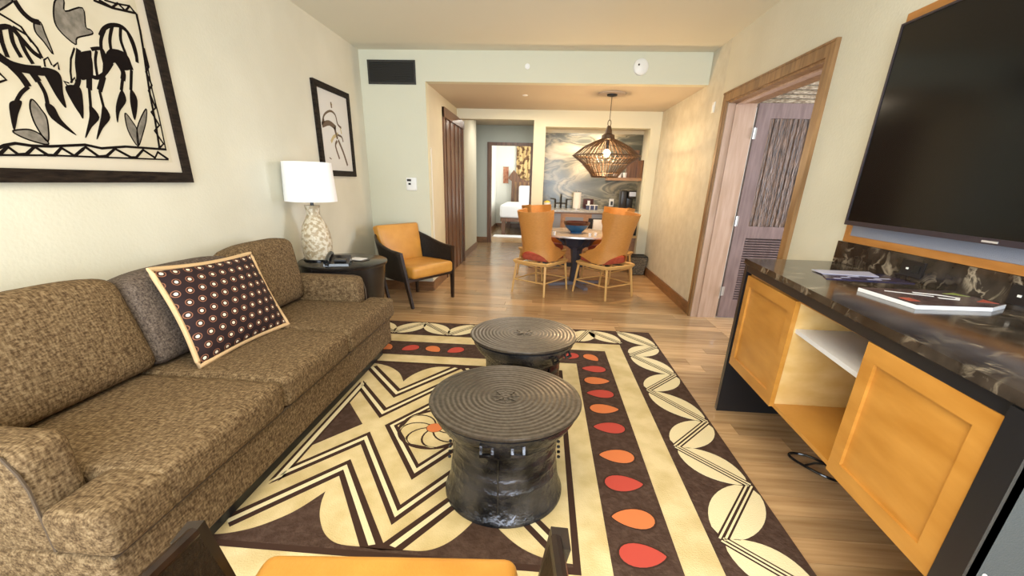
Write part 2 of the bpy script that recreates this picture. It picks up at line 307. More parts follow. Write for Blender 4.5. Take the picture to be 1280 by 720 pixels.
def thing(name, label, cat, loc=(0,0,0), rotz=0, group=None):
    o = bpy.data.objects.new(name, None); o.empty_display_size = 0.05; COL.objects.link(o); o.location = loc; o.rotation_euler = (0,0,rotz)
    o['label'] = label; o['category'] = cat
    if group: o['group'] = group
    return o
def tag(o, label, cat, group=None):
    o['label'] = label; o['category'] = cat
    if group: o['group'] = group
    return o
def struct(name, m, *bx, label=None, cat='wall'):
    bm = bmesh.new()
    for b in bx: mbox(bm, *b)
    o = obj(name, bm, m); o['kind'] = 'structure'
    if label: o['label'] = label
    o['category'] = cat
    return o
def copy_tree(o, parent=None):
    c = o.copy(); COL.objects.link(c)
    if parent: c.parent = parent
    for ch in list(o.children): copy_tree(ch, c)
    return c
def blk(name, loc, *bx):    # thing empty at loc; helper for small sets is below
    pass
XL, XR = -2.155, 1.73       # inner faces of the two long walls
YB = 5.38                   # face of the wall chunk and beam
YK = 7.24                   # face of the kitchen wall
CE, CL = 2.735, 2.43        # ceilings
# ================================================================ structure
fl = struct('floor', MT['floorbase'], (-2.3,1.9,-1.9,7.3,-0.12,-0.012), (-3.0,0.0,7.3,10.3,-0.12,-0.012), (0.0,1.9,7.3,8.3,-0.12,-0.012), (1.9,5.2,2.2,7.0,-0.12,-0.012), (-3.0,1.5,10.3,14.2,-0.12,-0.012), label='honey oak plank floor running across the whole suite', cat='floor')
def planks(x0, x1, y0, y1, w, lens, stuff=False):
    y = y0; k = 0; bmj = bmesh.new() if stuff else None
    while y < y1-0.02:
        x = x0 - random.random()*0.9
        while x < x1:
            l = random.choice(lens); a, b = max(x,x0)+0.001, min(x+l,x1)-0.001
            if b-a > 0.05:
                z = -0.0004*random.random()
                if stuff: mbox(bmj, a,b,y+0.0008,min(y+w,y1)-0.0008,-0.014,z)
                else:
                    bm = bmesh.new(); mbox(bm, a,b,y+0.0008,min(y+w,y1)-0.0008,-0.014,z); obj('floor_plank', bm, MT['oak'], fl)
            x += l
        y += w; k += 1
    if stuff:
        o = obj('floor_plank', bmj, MT['oak'], fl); o['kind'] = 'stuff'
planks(XL-0.1, XR+0.15, 0.3, YK, 0.13, (1.1,1.5,1.9))
planks(XL-0.1, XR+0.15, -1.9, 0.3, 0.13, (1.1,1.5,1.9), True)
planks(-3.0, -0.0, YK, 10.3, 0.13, (1.1,1.5), True); planks(0.0, 1.9, YK, 8.3, 0.13, (1.1,1.5), True)
planks(1.88, 5.2, 2.2, 7.0, 0.13, (1.5,1.9), True); planks(-3.0, 1.5, 10.3, 14.2, 0.13, (1.5,1.9), True)
struct('wall_left', MT['wall'], (XL-0.12,XL,-1.9,YB,0,CE), label='cream wall behind the sofa with two framed pictures')
struct('wall_front', MT['wall_green'], (XL-0.12,-1.405,YB,YB+0.12,0,CL), (XL-0.12,XR,YB,YB+0.12,CL,CE), label='pale wall chunk and dropped beam above the dining alcove')
struct('ceiling', MT['ceiling'], (XL-0.15,XR+0.2,-1.9,YB,CE,CE+0.1), (1.85,5.2,2.2,7.0,CE,CE+0.1), (-3.0,1.5,10.35,14.2,CE,CE+0.1), label='plain cream ceiling of the living room', cat='ceiling')
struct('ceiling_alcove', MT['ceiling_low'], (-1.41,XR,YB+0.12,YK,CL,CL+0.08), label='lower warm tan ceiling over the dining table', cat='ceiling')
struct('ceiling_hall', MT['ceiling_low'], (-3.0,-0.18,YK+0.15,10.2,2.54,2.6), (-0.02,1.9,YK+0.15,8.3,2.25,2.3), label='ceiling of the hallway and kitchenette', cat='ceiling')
struct('wall_alcove_left', MT['wall'], (-1.53,-1.41,YB+0.12,6.2,0,2.6), (-1.53,-1.41,6.2,7.68,2.3,2.6), (-1.53,-1.44,7.68,9.4,0,2.6), label='tan side wall of the alcove beside the dark closet door')
struct('wall_closet_back', MT['wall'], (-1.75,-1.60,6.1,7.8,0,2.6), label='wall behind the closet door')
# right wall with the doorway cut out
DY0, DY1, DZ = 3.19, 4.72, 2.165
struct('wall_right', MT['wall'], (XR,XR+0.14,-1.9,DY0,0,CE), (XR,XR+0.14,DY0,DY1,DZ,CE), (XR,XR+0.14,DY1,4.9,0,CE), label='cream wall carrying the television')
struct('wall_right_far', MT['wall_paper'], (XR,XR+0.14,4.9,8.1,0,CE), label='embossed papered wall beside the dining table')
# kitchen wall
struct('wall_kitchen', MT['wall_green'], (-1.44,-0.205,YK,YK+0.15,2.29,2.6), (-0.205,-0.02,YK,YK+0.15,0,2.6), (-0.02,1.58,YK,YK+0.15,2.2,2.6), (1.58,XR,YK,YK+0.15,0,2.6), label='pale wall framing the kitchenette niche and the hall opening')
struct('wall_niche', MT['wall'], (-0.205,-0.02,YK+0.15,8.1,0,2.6), (-0.205,1.9,8.08,8.2,0,2.6), (1.66,1.73,YK+0.15,8.08,0,2.25), label='inside walls of the kitchenette niche')
struct('wall_hall', MT['wall_hall_shade'], (-3.0,-1.24,10.2,10.32,0,2.6), (-0.32,-0.1,10.2,10.32,0,2.6), (-1.24,-0.32,10.2,10.32,2.14,2.6), (-0.2,-0.1,8.2,10.2,0,2.6), (-3.0,-2.9,9.4,10.2,0,2.6), (-3.0,-1.53,9.3,9.4,0,2.6), label='hallway walls with grey green shade in their colour, around the far bedroom doorway')
struct('wall_far_bedroom', MT['whitewall'], (-2.0,1.5,13.95,14.05,0,CE), (-1.62,-1.5,10.32,13.95,0,CE), (1.4,1.5,10.32,13.95,0,CE), (-1.62,1.5,10.32,10.4,2.6,CE), label='white walls of the far bedroom')
struct('wall_side_bedroom', MT['whitewall'], (1.87,5.2,6.9,7.0,0,CE), (1.87,5.2,2.1,2.2,0,CE), (5.1,5.2,2.2,6.9,0,CE), label='white walls of the side bedroom')
# back wall behind the camera with a wide window
struct('wall_back', MT['wall'], (XL-0.12,-1.95,-1.95,-1.83,0,CE), (1.55,XR+0.14,-1.95,-1.83,0,CE), (-1.95,1.55,-1.95,-1.83,2.5,CE), (-1.95,1.55,-1.95,-1.83,0,0.15), label='wall behind the camera around the wide window')
wf = struct('window_1', MT['darkwood'], (-1.95,1.55,-1.93,-1.86,2.44,2.5), (-1.95,1.55,-1.93,-1.86,0.15,0.21), (-1.95,-1.88,-1.93,-1.86,0.21,2.44), (1.48,1.55,-1.93,-1.86,0.21,2.44), (-0.24,-0.16,-1.93,-1.86,0.21,2.44), label='wide window behind the camera', cat='window')
part('window_pane', MT['glass'], wf, lambda bm: mbox(bm, -1.88,-0.24,-1.90,-1.894,0.21,2.44)); part('window_pane', MT['glass'], wf, lambda bm: mbox(bm, -0.16,1.48,-1.90,-1.894,0.21,2.44))
# baseboards
struct('baseboard_right', MT['skirt'], (XR-0.018,XR,4.80,YK,0,0.13), label='brown baseboard of the papered wall', cat='baseboard')
struct('baseboard_left', MT['skirt'], (XL,XL+0.015,-1.8,YB,0,0.12), (XL,-1.405,YB-0.015,YB,0,0.12), (-1.41,-1.395,YB,6.17,0,0.12), (-1.44,-1.425,7.72,9.4,0,0.12), label='brown baseboard along the left walls', cat='baseboard')
struct('baseboard_hall', MT['skirt'], (-3.0,-1.31,10.185,10.2,0,0.13), (-0.205,-0.02,YK-0.015,YK,0,0.12), (1.58,XR-0.02,YK-0.015,YK,0,0.12), (-1.5,1.4,13.93,13.95,0,0.12), (-1.5,-1.48,10.4,13.93,0,0.12), label='brown baseboard of the hallway', cat='baseboard')
struct('trim_1', MT['white'], (-1.409,-1.40,5.52,5.535,0.2,1.75), label='thin white edge strip on the alcove side wall', cat='trim')
struct('trim_2', MT['white'], (-1.44,-1.39,7.68,7.71,0,2.3), label='white edge strip beside the closet door', cat='trim')
# doorway to the side bedroom
def frame_part(name, m, bx, parent): return B(name, m, parent, *bx)
d1 = struct('door_1', MT['casing'], (XR-0.022,XR,DY0-0.085,DY0,0,DZ+0.085), (XR-0.022,XR,DY1,DY1+0.085,0,DZ+0.085), (XR-0.022,XR,DY0,DY1,DZ,DZ+0.085), label='walnut cased doorway to the side bedroom', cat='door')
B('jamb', MT['jamb'], d1, (XR+0.001,2.0,DY1-0.014,DY1+0.03,0,DZ))
B('jamb', MT['casing'], d1, (XR+0.001,2.0,DY0-0.03,DY0+0.014,0,DZ))
B('head_jamb', MT['casing'], d1, (XR+0.001,2.0,DY0+0.014,DY1-0.014,DZ-0.014,DZ+0.03))
B('door_stop', MT['jamb'], d1, (1.80,1.86,DY1-0.027,DY1-0.0145,0,DZ-0.0145), (1.80,1.86,DY0+0.0145,DY1-0.0145,DZ-0.027,DZ-0.0145))
B('casing_bead', MT['casing'], d1, (XR-0.028,XR-0.0225,DY1+0.01,DY1+0.022,0,DZ+0.02), (XR-0.028,XR-0.0225,DY0-0.085,DY0-0.07,0,DZ+0.07), (XR-0.028,XR-0.0225,DY0-0.084,DY1+0.084,DZ+0.0705,DZ+0.084))
# open door leaf, hinged on the far jamb and standing across the side bedroom
lf = thing('bark_panel_door', 'open door leaf, purple daylight in its colour, with bark panel above and louvres below, behind the right doorway', 'door', (2.02,4.70,0.01), 0.0)
LW, LH = 0.90, 2.145
B('stile', MT['leaf'], lf, (0.0,0.13,0,0.045,0,LH)); B('stile', MT['leaf'], lf, (LW-0.13,LW,0,0.045,0,LH))
B('rail', MT['leaf'], lf, (0.13,LW-0.13,0,0.045,LH-0.13,LH)); B('rail', MT['leaf'], lf, (0.13,LW-0.13,0,0.045,0.88,1.00)); B('rail', MT['leaf'], lf, (0.13,LW-0.13,0,0.045,0,0.20))
part('bark_panel', MT['bark'], lf, lambda bm: [mbox(bm, 0.13+i*0.016, 0.13+(i+1)*0.016-0.001, 0.008+random.random()*0.008, 0.035, 1.0, LH-0.13) for i in range(40)], label='rough dark bark strips')
for i in range(26):
    z = 0.20+i*0.0261
    part('louvre_slat', MT['leaf'], lf, lambda bm: m8(bm, [(0.13,0.004,z),(LW-0.13,0.004,z),(LW-0.13,0.036,z+0.012),(0.13,0.036,z+0.012),(0.13,0.004,z+0.006),(LW-0.13,0.004,z+0.006),(LW-0.13,0.036,z+0.018),(0.13,0.036,z+0.018)]))
B('louvre_backing', MT['bark'], lf, (0.13,LW-0.13,0.037,0.042,0.2,0.88))
for z in (0.30,1.05,1.88):
    part('hinge', MT['steel'], lf, lambda bm: (tube(bm, [(-0.008,-0.008,z-0.05),(-0.008,-0.008,z+0.05)], 0.008, 8), mbox(bm,-0.018,0.02,-0.004,0.0,z-0.05,z+0.05)), label='steel hinge')
# woven blind in the side bedroom
wb = thing('woven_blind', 'brown woven reed blind high on the wall beyond the open door', 'blind', (2.95,5.55,2.25))
for i in range(9): part('reed_row', MT['wovenblind'], wb, lambda bm: tube(bm, [(-0.85,0,0.02+i*0.045),(0.85,0,0.02+i*0.045)], 0.021, 8))
struct('wall_blind', MT['whitewall'], (2.05,3.9,5.6,5.7,0,CE), label='white wall behind the open door carrying the woven blind')
# closet door on the left of the alcove
cdo = struct('door_2', MT['darkwood'], (-1.41,-1.385,6.2,6.27,0,2.3), (-1.41,-1.385,7.61,7.68,0,2.3), (-1.41,-1.375,6.2,7.68,2.18,2.3), label='dark brown slatted closet door in the alcove', cat='door')
for i in range(9):
    y = 6.27+i*0.149
    B('door_slat', MT['darkwood'], cdo, (-1.435,-1.40 if i%2 else -1.415,y,y+0.142,0.01,2.18))
B('door_panel', MT['casing'], cdo, (-1.45,-1.435,6.27,7.61,0,2.18))
# far bedroom doorway
d3 = struct('door_3', MT['darkwood'], (-1.31,-1.24,10.18,10.2,0,2.20), (-0.32,-0.25,10.18,10.2,0,2.20), (-1.24,-0.32,10.18,10.2,2.13,2.20), label='dark cased doorway to the far bedroom', cat='door')
B('jamb', MT['darkwood'], d3, (-1.24,-1.22,10.2,10.32,0,2.14)); B('jamb', MT['darkwood'], d3, (-0.34,-0.32,10.2,10.32,0,2.14))
# ================================================================ wall and ceiling fittings
v = thing('air_vent', 'black rectangular air vent high on the pale wall', 'vent', (-1.785,YB,2.515))
B('vent_frame', MT['vent'], v, (-0.275,0.275,-0.012,0,-0.12,-0.10),(-0.275,0.275,-0.012,0,0.10,0.12),(-0.275,-0.255,-0.012,0,-0.10,0.10),(0.255,0.275,-0.012,0,-0.10,0.10))
B('vent_back', MT['vent'], v, (-0.255,0.255,-0.003,0,-0.10,0.10))
for i in range(12):
    z = -0.095+i*0.0162
    part('vent_slat', MT['vent'], v, lambda bm: m8(bm, [(-0.255,-0.010,z),(0.255,-0.010,z),(0.255,-0.003,z+0.009),(-0.255,-0.003,z+0.009),(-0.255,-0.010,z+0.003),(0.255,-0.010,z+0.003),(0.255,-0.003,z+0.012),(-0.255,-0.003,z+0.012)]))
t = thing('thermostat', 'white wall thermostat with a small dark display above the armchair', 'thermostat', (-1.62,YB,1.33))
part('cover', MT['white'], t, lambda bm: rbox(bm,-0.065,0.065,-0.03,0,-0.075,0.075,0.01,seg=1), True)
B('display', MT['kblack'], t, (-0.05,0.0,-0.034,-0.029,0.03,0.055)); B('button', MT['kblack'], t, (-0.035,-0.005,-0.034,-0.029,-0.01,0.012))
s = thing('smoke_detector', 'round white smoke detector on the dropped beam', 'smoke detector', (0.98,YB,2.59))
part('body', MT['white'], s, lambda bm: tube(bm, [(0,0,0),(0,-0.03,0),(0,-0.045,0)], [0.082,0.078,0.055], 32), True)
part('sensor_dot', MT['vent'], s, lambda bm: tube(bm, [(-0.028,-0.04,0.015),(-0.028,-0.048,0.015)], 0.010, 10))
s = thing('sprinkler_cover', 'small white disc on the dropped beam left of the smoke detector', 'sprinkler', (-0.25,YB,2.585))
part('cap', MT['white'], s, lambda bm: tube(bm, [(0,0,0),(0,-0.012,0)], 0.028, 20), True)
part('nub', MT['white'], s, lambda bm: tube(bm, [(0,-0.012,0),(0,-0.035,-0.005)], 0.012, 12), True)
s = thing('ceiling_sprinkler', 'tiny white sprinkler disc in the low tan ceiling', 'sprinkler', (-0.3,6.1,CL))
part('cap', MT['white'], s, lambda bm: lathe(bm, [(0,0),(0.035,0),(0.033,-0.008),(0,-0.012)], 20), True)
s = thing('wall_switch', 'narrow white switch plate high on the wall left of the doorway', 'switch', (XR,5.10,2.17))
B('plate', MT['white'], s, (-0.01,0,-0.03,0.03,-0.05,0.05)); B('rocker', MT['white'], s, (-0.016,-0.01,-0.012,0.012,-0.025,0.025))
s = thing('downlight', 'recessed downlight in the hallway ceiling', 'downlight', (-0.85,9.2,2.54))
part('ring', MT['white'], s, lambda bm: lathe(bm, [(0.10,0),(0.10,-0.008),(0.075,-0.008),(0.075,0)], 28), True)
part('diffuser', MT['downlight'], s, lambda bm: lathe(bm, [(0.075,-0.003),(0,-0.003)], 28))
s = thing('kitchen_downlight', 'bright downlight above the kitchenette niche', 'downlight', (0.70,7.62,2.25))
part('ring', MT['white'], s, lambda bm: lathe(bm, [(0.07,0),(0.07,-0.008),(0.05,-0.008),(0.05,0)], 28), True)
part('diffuser', MT['downlight'], s, lambda bm: lathe(bm, [(0.05,-0.003),(0,-0.003)], 28))
# ================================================================ rug (real inlaid pile pieces, laid out about the rug's centre)
RCX, RCY, RZ = -0.575, 2.10, 0.0
rug = thing('patterned_rug', 'large dark brown rug with tan zigzags, leaf border and coral teardrops under the drum tables', 'rug', (RCX,RCY,0))
RX0, RX1, RY0, RY1 = -1.52, 1.68, -1.93, 1.93
part('rug_ground', MT['rug_brown'], rug, lambda bm: mbox(bm, RX0,RX1,RY0,RY1,0.001,0.012))
bmt = bmesh.new(); bmd = bmesh.new(); bmc = bmesh.new(); bml = bmesh.new(); bmb = bmesh.new(); bmg = bmesh.new()
Z1, Z2, Z3, Z4 = 0.0135, 0.0145, 0.0155, 0.0165
def rect(bm, x0,x1,y0,y1,z): mbox(bm, x0,x1,y0,y1,0.011,z)
# tan bands: outer ring and inner ring
for (xi, xo, yi, yo) in ((1.175,1.33,1.37,1.54), (0.785,0.905,0.915,1.06)):
    rect(bmt, -min(xo,1.5), xo, yi, yo, Z1); rect(bmt, -min(xo,1.5), xo, -yo, -yi, Z1)
    rect(bmt, xi, xo, -yi, yi, Z1); rect(bmt, -xo, -xi, -yi, yi, Z1)
# inner field: tan ground
rect(bmt, -0.755,0.755,-0.87,0.87, Z1)
def sym(poly):
    for sx in (1,-1):
        for sy in (1,-1): yield [(a*sx,b*sy) for a,b in poly]
def band(outs, ins, z0=Z2):
    # outs / ins: facing polylines; brown - cream - brown across
    def lp(t): return [(a[0]+(b[0]-a[0])*t, a[1]+(b[1]-a[1])*t) for a,b in zip(outs, ins)]
    for (t0,t1,bm,z) in ((0,1,bmd,z0),(0.34,0.64,bmc,z0+0.001)):
        A, Bp = lp(t0), lp(t1)
        for i in range(len(A)-1):
            q = [A[i],A[i+1],Bp[i+1],Bp[i]]
            for s_ in sym(q): prism(bm, s_, 0.012, z)
# brown grounds beyond the petals
def petalfill(sx, sy):
    poly = smooth2([(0.0,0.868),(0.08,0.866),(0.18,0.86),(0.256,0.815),(0.32,0.73),(0.355,0.65),(0.372,0.578)],5)+smooth2([(0.372,0.578),(0.425,0.680),(0.475,0.745),(0.56,0.815),(0.66,0.856),(0.755,0.868)],5)[1:]+[(0.755,0.885),(0.0,0.885)]
    prism(bmg, [(a*sx,b*sy) for a,b in poly], 0.012, Z2)
for sx in (1,-1):
    for sy in (1,-1): petalfill(sx, sy)
# zigzag bands
band([(0.62,0.40),(0.36,0.075),(0.0,0.626)], [(0.66,0.557),(0.362,0.200),(0.0,0.745)])
band([(0.72,0.765),(0.36,0.333),(0.0,0.84)], [(0.66,0.82),(0.36,0.464),(0.085,0.868)])
for s_ in sym([(0.0,0.84),(0.085,0.868),(0.0,0.875)]): prism(bmd, s_, 0.012, Z2)
# vertical closing lines on each side of the field and the crossing triangles
for sx in (1,-1):
    for (a,b,bm,z) in ((0.655,0.672,bmd,Z2),(0.630,0.655,bmc,Z3),(0.617,0.630,bmd,Z2)):
        prism(bm, [(sx*a,-0.50),(sx*b,-0.535),(sx*b,0.535),(sx*a,0.50)], 0.012, z)
    prism(bmg, [(sx*0.435,0.0),(sx*0.617,-0.235),(sx*0.617,0.235)], 0.012, Z2)
    rect(bmd, *(sorted((sx*0.755,sx*0.783))), -0.8848,0.8848, Z2)
rect(bmd, -0.783,0.783,0.885,0.915,Z2); rect(bmd, -0.783,0.783,-0.915,-0.885,Z2)
# centre diamond and flower
for (a,b,bm,z) in ((0.300,0.457,bmd,Z2),(0.268,0.410,bmc,Z3),(0.245,0.372,bmd,Z3+0.0006),(0.222,0.336,bmt,Z3+0.0012)):
    prism(bm, [(a,0),(0,b),(-a,0),(0,-b)], 0.012, z)
NC = 48
prism(bmd, [(0.212*math.cos(k/NC*2*math.pi),0.212*math.sin(k/NC*2*math.pi)) for k in range(NC)], 0.012, Z3+0.0018)
for k in range(8):       # swirling petals
    a0 = k*math.pi/4+0.1; pl = []
    for t in range(9): f = t/8; r_ = 0.050+(0.192-0.050)*math.sin(f*R90); pl.append((r_, a0+0.95*f+0.0055/r_))
    for t in range(8,-1,-1): f = t/8; r_ = 0.050+(0.200-0.050)*math.sin(f*R90); pl.append((r_, a0+0.95*f+0.785-0.0055/r_))
    prism(bmt, [(r_*math.cos(a), r_*math.sin(a)) for r_,a in pl], 0.012, Z3+0.0026)
part('flower_centre', MT['rug_orange'], rug, lambda bm: prism(bm, [(0.045*math.cos(k/24*2*math.pi),0.045*math.sin(k/24*2*math.pi)) for k in range(24)], 0.012, 0.0190))
# leaf border
def leafline(pts, shorts):
    for i,(p,q) in enumerate(zip(pts, pts[1:])):
        p, q = Vector(p), Vector(q); d = q-p; L_ = d.length; t = d/L_; n = Vector((-t.y,t.x)); wd = 0.142 if (i%2)==shorts else 0.138
        poly = []
        K = 12
        for k in range(K+1): f = k/K; poly.append(p+t*(L_*(0.02+0.96*f))+n*(wd*math.sin(math.pi*f)**(0.5 if (i%2)==shorts else 0.68)*0.78))
        for k in range(K-1,0,-1): f = k/K; poly.append(p+t*(L_*(0.02+0.96*f))-n*(wd*math.sin(math.pi*f)**(0.5 if (i%2)==shorts else 0.68)*0.78))
        part('leaf_motif', MT['rug_cream'], rug, lambda bm: prism(bm, [(a.x,a.y) for a in poly], 0.0115, Z1))
        for off, bm, w_, z in ((0,bml,0.046,Z2),(0.010,bmb,0.009,Z3),(-0.010,bmb,0.009,Z3)):
            ribbon(bm, [tuple(p+n*off),tuple(q+n*off)], w_, 0.012, z)
            if off == 0: pass
xi, xo = 1.385, 1.655
ys = [1.91,1.53,1.31,0.94,0.656,0.26,-0.03,-0.326,-0.687,-0.93,-1.30,-1.55,-1.91]
xs = [xi-0.02,xo]+[xi,xo]*6
leafline([(xs[i],ys[i]) for i in range(len(ys))], 1)
tx = [1.35,1.085,0.95,0.55,0.27,-0.035,-0.26,-0.565,-0.79,-1.09,-1.36]
leafline([(tx[i], 1.585 if i%2==0 else 1.90) for i in range(len(tx))], 1)
leafline([(tx[i], -1.585 if i%2==0 else -1.90) for i in range(len(tx))], 1)
# teardrops
def drop(cx, cy, dx, dy, L_, W_, m):
    a = math.atan2(dy,dx); poly = []
    for k in range(24):
        th = k/24*2*math.pi; x = L_/2*math.cos(th); y = W_/2*math.sin(th)*(0.5*(1-math.cos(th)))**0.28*1.08
        poly.append((cx+x*math.cos(a)-y*math.sin(a), cy+x*math.sin(a)+y*math.cos(a)))
    part('teardrop_motif', m, rug, lambda bm: prism(bm, poly, 0.0115, Z1+0.001))
    out = [(cx+(x-cx)*1.10, cy+(y-cy)*1.14) for x,y in poly]; prism(bmd, out, 0.0115, Z1-0.0005)
yy = [0.975,0.765,0.56,0.35,0.125,-0.155,-0.375,-0.605,-0.80,-1.02]
for i,y in enumerate(yy):
    drop(1.035, y, -1 if (i%2==0)==(i<5) else 1, 0.02, 0.185, 0.125, MT['rug_red'] if i%2==0 else MT['rug_orange'])
drop(1.04,1.205,0.6,-0.8,0.155,0.115, MT['rug_orange'])
for i,x in enumerate([0.865,0.64,0.42,0.20,-0.02-0.10,-0.31,-0.515,-0.73,-0.95,-1.17]):
    drop(x, 1.215, 0.75 if i%2 else -0.75, -0.65, 0.155, 0.125, MT['rug_red'] if i%2==0 else MT['rug_orange'])
    drop(x, -1.215, 0.75 if i%2 else -0.75, 0.65, 0.15, 0.105, MT['rug_red'] if i%2==0 else MT['rug_orange'])
for nm, bm, m in (('brown_field',bmg,'rug_brown'),('tan_pattern',bmt,'rug_tan'),('dark_line_pattern',bmd,'rug_dark'),('cream_line_pattern',bmc,'rug_cream'),('leaf_vein_ground',bml,'rug_dark'),('leaf_vein_line',bmb,'rug_cream')):
    obj(nm, bm, MT[m], rug)
# ================================================================ drum tables
def drum(label, loc, rz, first=None):
    t = thing('drum_table', label, 'drum table', loc, rz, 'bronze drum tables on the rug')
    R_ = 0.336; H_ = 0.477
    prof = [(0,H_)]
    r_ = 0.0
    k = 0
    while r_ < R_-0.012:
        r_ += 0.0085; prof.append((min(r_,R_-0.006), H_ + (0.0014 if k%2==0 else -0.0010))); k += 1
    prof += [(R_-0.002,H_+0.001),(R_,H_-0.004),(R_-0.003,H_-0.012),(R_-0.03,H_-0.016)]
    part('drum_top', MT['bronze_top'], t, lambda bm: lathe(bm, prof, 72), True, 'bronze disc with fine concentric rings', autosmooth=60)
    part('top_star', MT['bronze_top'], t, lambda bm: [prism(bm, [((0.062 if j%2==0 else 0.022)*math.cos(j/16*2*math.pi),(0.062 if j%2==0 else 0.022)*math.sin(j/16*2*math.pi)) for j in range(16)], H_+0.0005, H_+0.0035)], label='raised star boss')
    body = [(0.300,0.462),(0.318,0.448),(0.314,0.425),(0.290,0.385),(0.262,0.352),(0.248,0.335),(0.243,0.325),(0.244,0.318),(0.240,0.312),(0.237,0.265),(0.2385,0.260),(0.237,0.255),(0.237,0.205),(0.240,0.199),(0.2395,0.193),(0.243,0.150),(0.246,0.145),(0.246,0.138),(0.252,0.09),(0.262,0.045),(0.272,0.018),(0.277,0.010),(0.277,0.0),(0,0.0)]
    part('drum_body', MT['bronze'], t, lambda bm: lathe(bm, body, 72), True, 'dark waisted bronze body', autosmooth=50)
    part('seam', MT['bronze'], t, lambda bm: tube(bm, [(-0.03,-0.2405,0.325),(-0.03,-0.240,0.26),(-0.03,-0.240,0.20),(-0.03,-0.246,0.14),(-0.03,-0.257,0.06)], 0.004, 6))
    for x in (-0.075,0.045):
        a = math.atan2(x,0.30)
        def lug(bm, x=x):
            bar(bm, (x-0.022,-0.300,0.43),(x-0.022,-0.318,0.395),0.010); bar(bm, (x+0.022,-0.300,0.43),(x+0.022,-0.318,0.395),0.010)
            bar(bm, (x-0.028,-0.318,0.395),(x+0.028,-0.318,0.395),0.012,side=(0,0,1)); bar(bm, (x-0.028,-0.300,0.428),(x+0.028,-0.300,0.428),0.012,side=(0,0,1))
        part('lug_handle', MT['bronze'], t, lug)
    for sgn in (-1,1):
        for j in range(6):
            z = 0.30-j*0.028; rr = 0.246+0.002*j
            part('frog_stud', MT['bronze'], t, lambda bm: bmesh.ops.create_icosphere(bm, subdivisions=1, radius=0.009, matrix=Matrix.Translation((sgn*rr,0.0,z))), True)
    return t
drum('bronze drum side table with ringed top, the nearer and larger-looking of the two', (-0.126,1.655,0.0157), 0.10)
drum('bronze drum side table partly hidden behind the nearer drum', (-0.085,2.505,0.0157), 0.9)
# ================================================================ sofa
sf = thing('sofa', 'long brown tweed sofa with three seat cushions against the left wall', 'sofa', (-1.65,2.02,0))
SX, SY = -1.65, 2.02
def S(bm, x0,x1,y0,y1,z0,z1,**k): rbox(bm, x0-SX,x1-SX,y0-SY,y1-SY,z0,z1,**k)
part('base', MT['sofa'], sf, lambda bm: S(bm,-2.08,-1.205,0.84,3.20,0.115,0.325,r=0.015,seg=8), True)
part('plinth', MT['black'], sf, lambda bm: mbox(bm,-2.05-SX,-1.27-SX,0.90-SY,3.14-SY,0.014,0.12))
part('back', MT['sofa'], sf, lambda bm: S(bm,-2.14,-1.99,0.86,3.19,0.12,0.88,r=0.05,seg=8), True)
for y0,y1,nm in ((0.845,1.0,0),(3.04,3.195,1)):
    part('arm', MT['sofa'], sf, lambda bm: S(bm,-2.08,-1.385,y0,y1,0.30,0.668,r=0.045,seg=8,puff=0.02), True)
    yo = y0+0.012 if nm==0 else y1-0.012
    pts = [(-2.0,0.661),(-1.47,0.661),(-1.425,0.652),(-1.398,0.60),(-1.386,0.55),(-1.386,0.33)]
    part('arm_piping', MT['pipe'], sf, lambda bm: tube(bm, [(x-SX,yo-SY-(0.008 if nm==0 else -0.008),z) for x,z in pts], 0.005, 6), True)
def cush(bm, y0, y1, wrap=0):
    S(bm,-1.92,-1.165,y0,y1,0.335,0.495,r=0.04,seg=10,puff=0.10)
    if wrap < 0: S(bm,-1.375,-1.166,0.825,y0+0.06,0.335,0.490,r=0.035,seg=6,puff=0.04)
    if wrap > 0: S(bm,-1.375,-1.166,y1-0.06,3.215,0.335,0.490,r=0.035,seg=6,puff=0.04)
part('seat_cushion', MT['sofa'], sf, lambda bm: cush(bm,1.005,1.685,-1), True)
part('seat_cushion', MT['sofa'], sf, lambda bm: cush(bm,1.69,2.375,0), True)
part('seat_cushion', MT['sofa'], sf, lambda bm: cush(bm,2.38,3.035,1), True)
part('seam_piping', MT['pipe'], sf, lambda bm: [tube(bm, [(-1.196-SX,0.84-SY,0.330),(-1.196-SX,3.19-SY,0.330)], 0.006, 6)], True)
def backc(bm, y0, y1, h, tilt, lean=0.0):
    tmp = bmesh.new(); rbox(tmp, -0.10,0.10,y0,y1,0,h,r=0.06,puff=0.26,seg=10,axis=0)
    for v_ in tmp.verts:
        f = (v_.co.y-y0)/(y1-y0); fz = v_.co.z/h
        if fz > 0.5: v_.co.z -= 0.035*abs(2*f-1)**3*(fz-0.5)*2
        x, z = v_.co.x, v_.co.z; c_, s_ = math.cos(tilt), math.sin(tilt)
        v_.co.x = x*c_-z*s_; v_.co.z = x*s_+z*c_; v_.co.y += lean*fz
    me = bpy.data.meshes.new('t'); tmp.to_mesh(me); tmp.free(); bm.from_mesh(me); bpy.data.meshes.remove(me)
for i,(y0,y1,h,m_,ln) in enumerate(((1.00,1.74,0.475,'sofa',-0.02),(1.72,2.44,0.455,'sofa_grey',0.0),(2.42,3.06,0.475,'sofa',0.05))):
    bm = bmesh.new(); backc(bm, y0-SY, y1-SY, h, 0.20, ln)
    o = obj('back_cushion', bm, MT[m_], sf, True); o.location = (-1.885-SX+(0.012 if i==1 else 0), 0, 0.495)
    if i == 1: o['label'] = 'greyer middle back cushion behind the dotted pillow'
for x in (-2.0,-1.30):
    for y in (0.95,3.08): part('foot', MT['armwood'], sf, lambda bm: lathe(bm, [(0,0.014),(0.022,0.014),(0.028,0.12),(0,0.12)], 12, (x-SX,y-SY,0)), True)
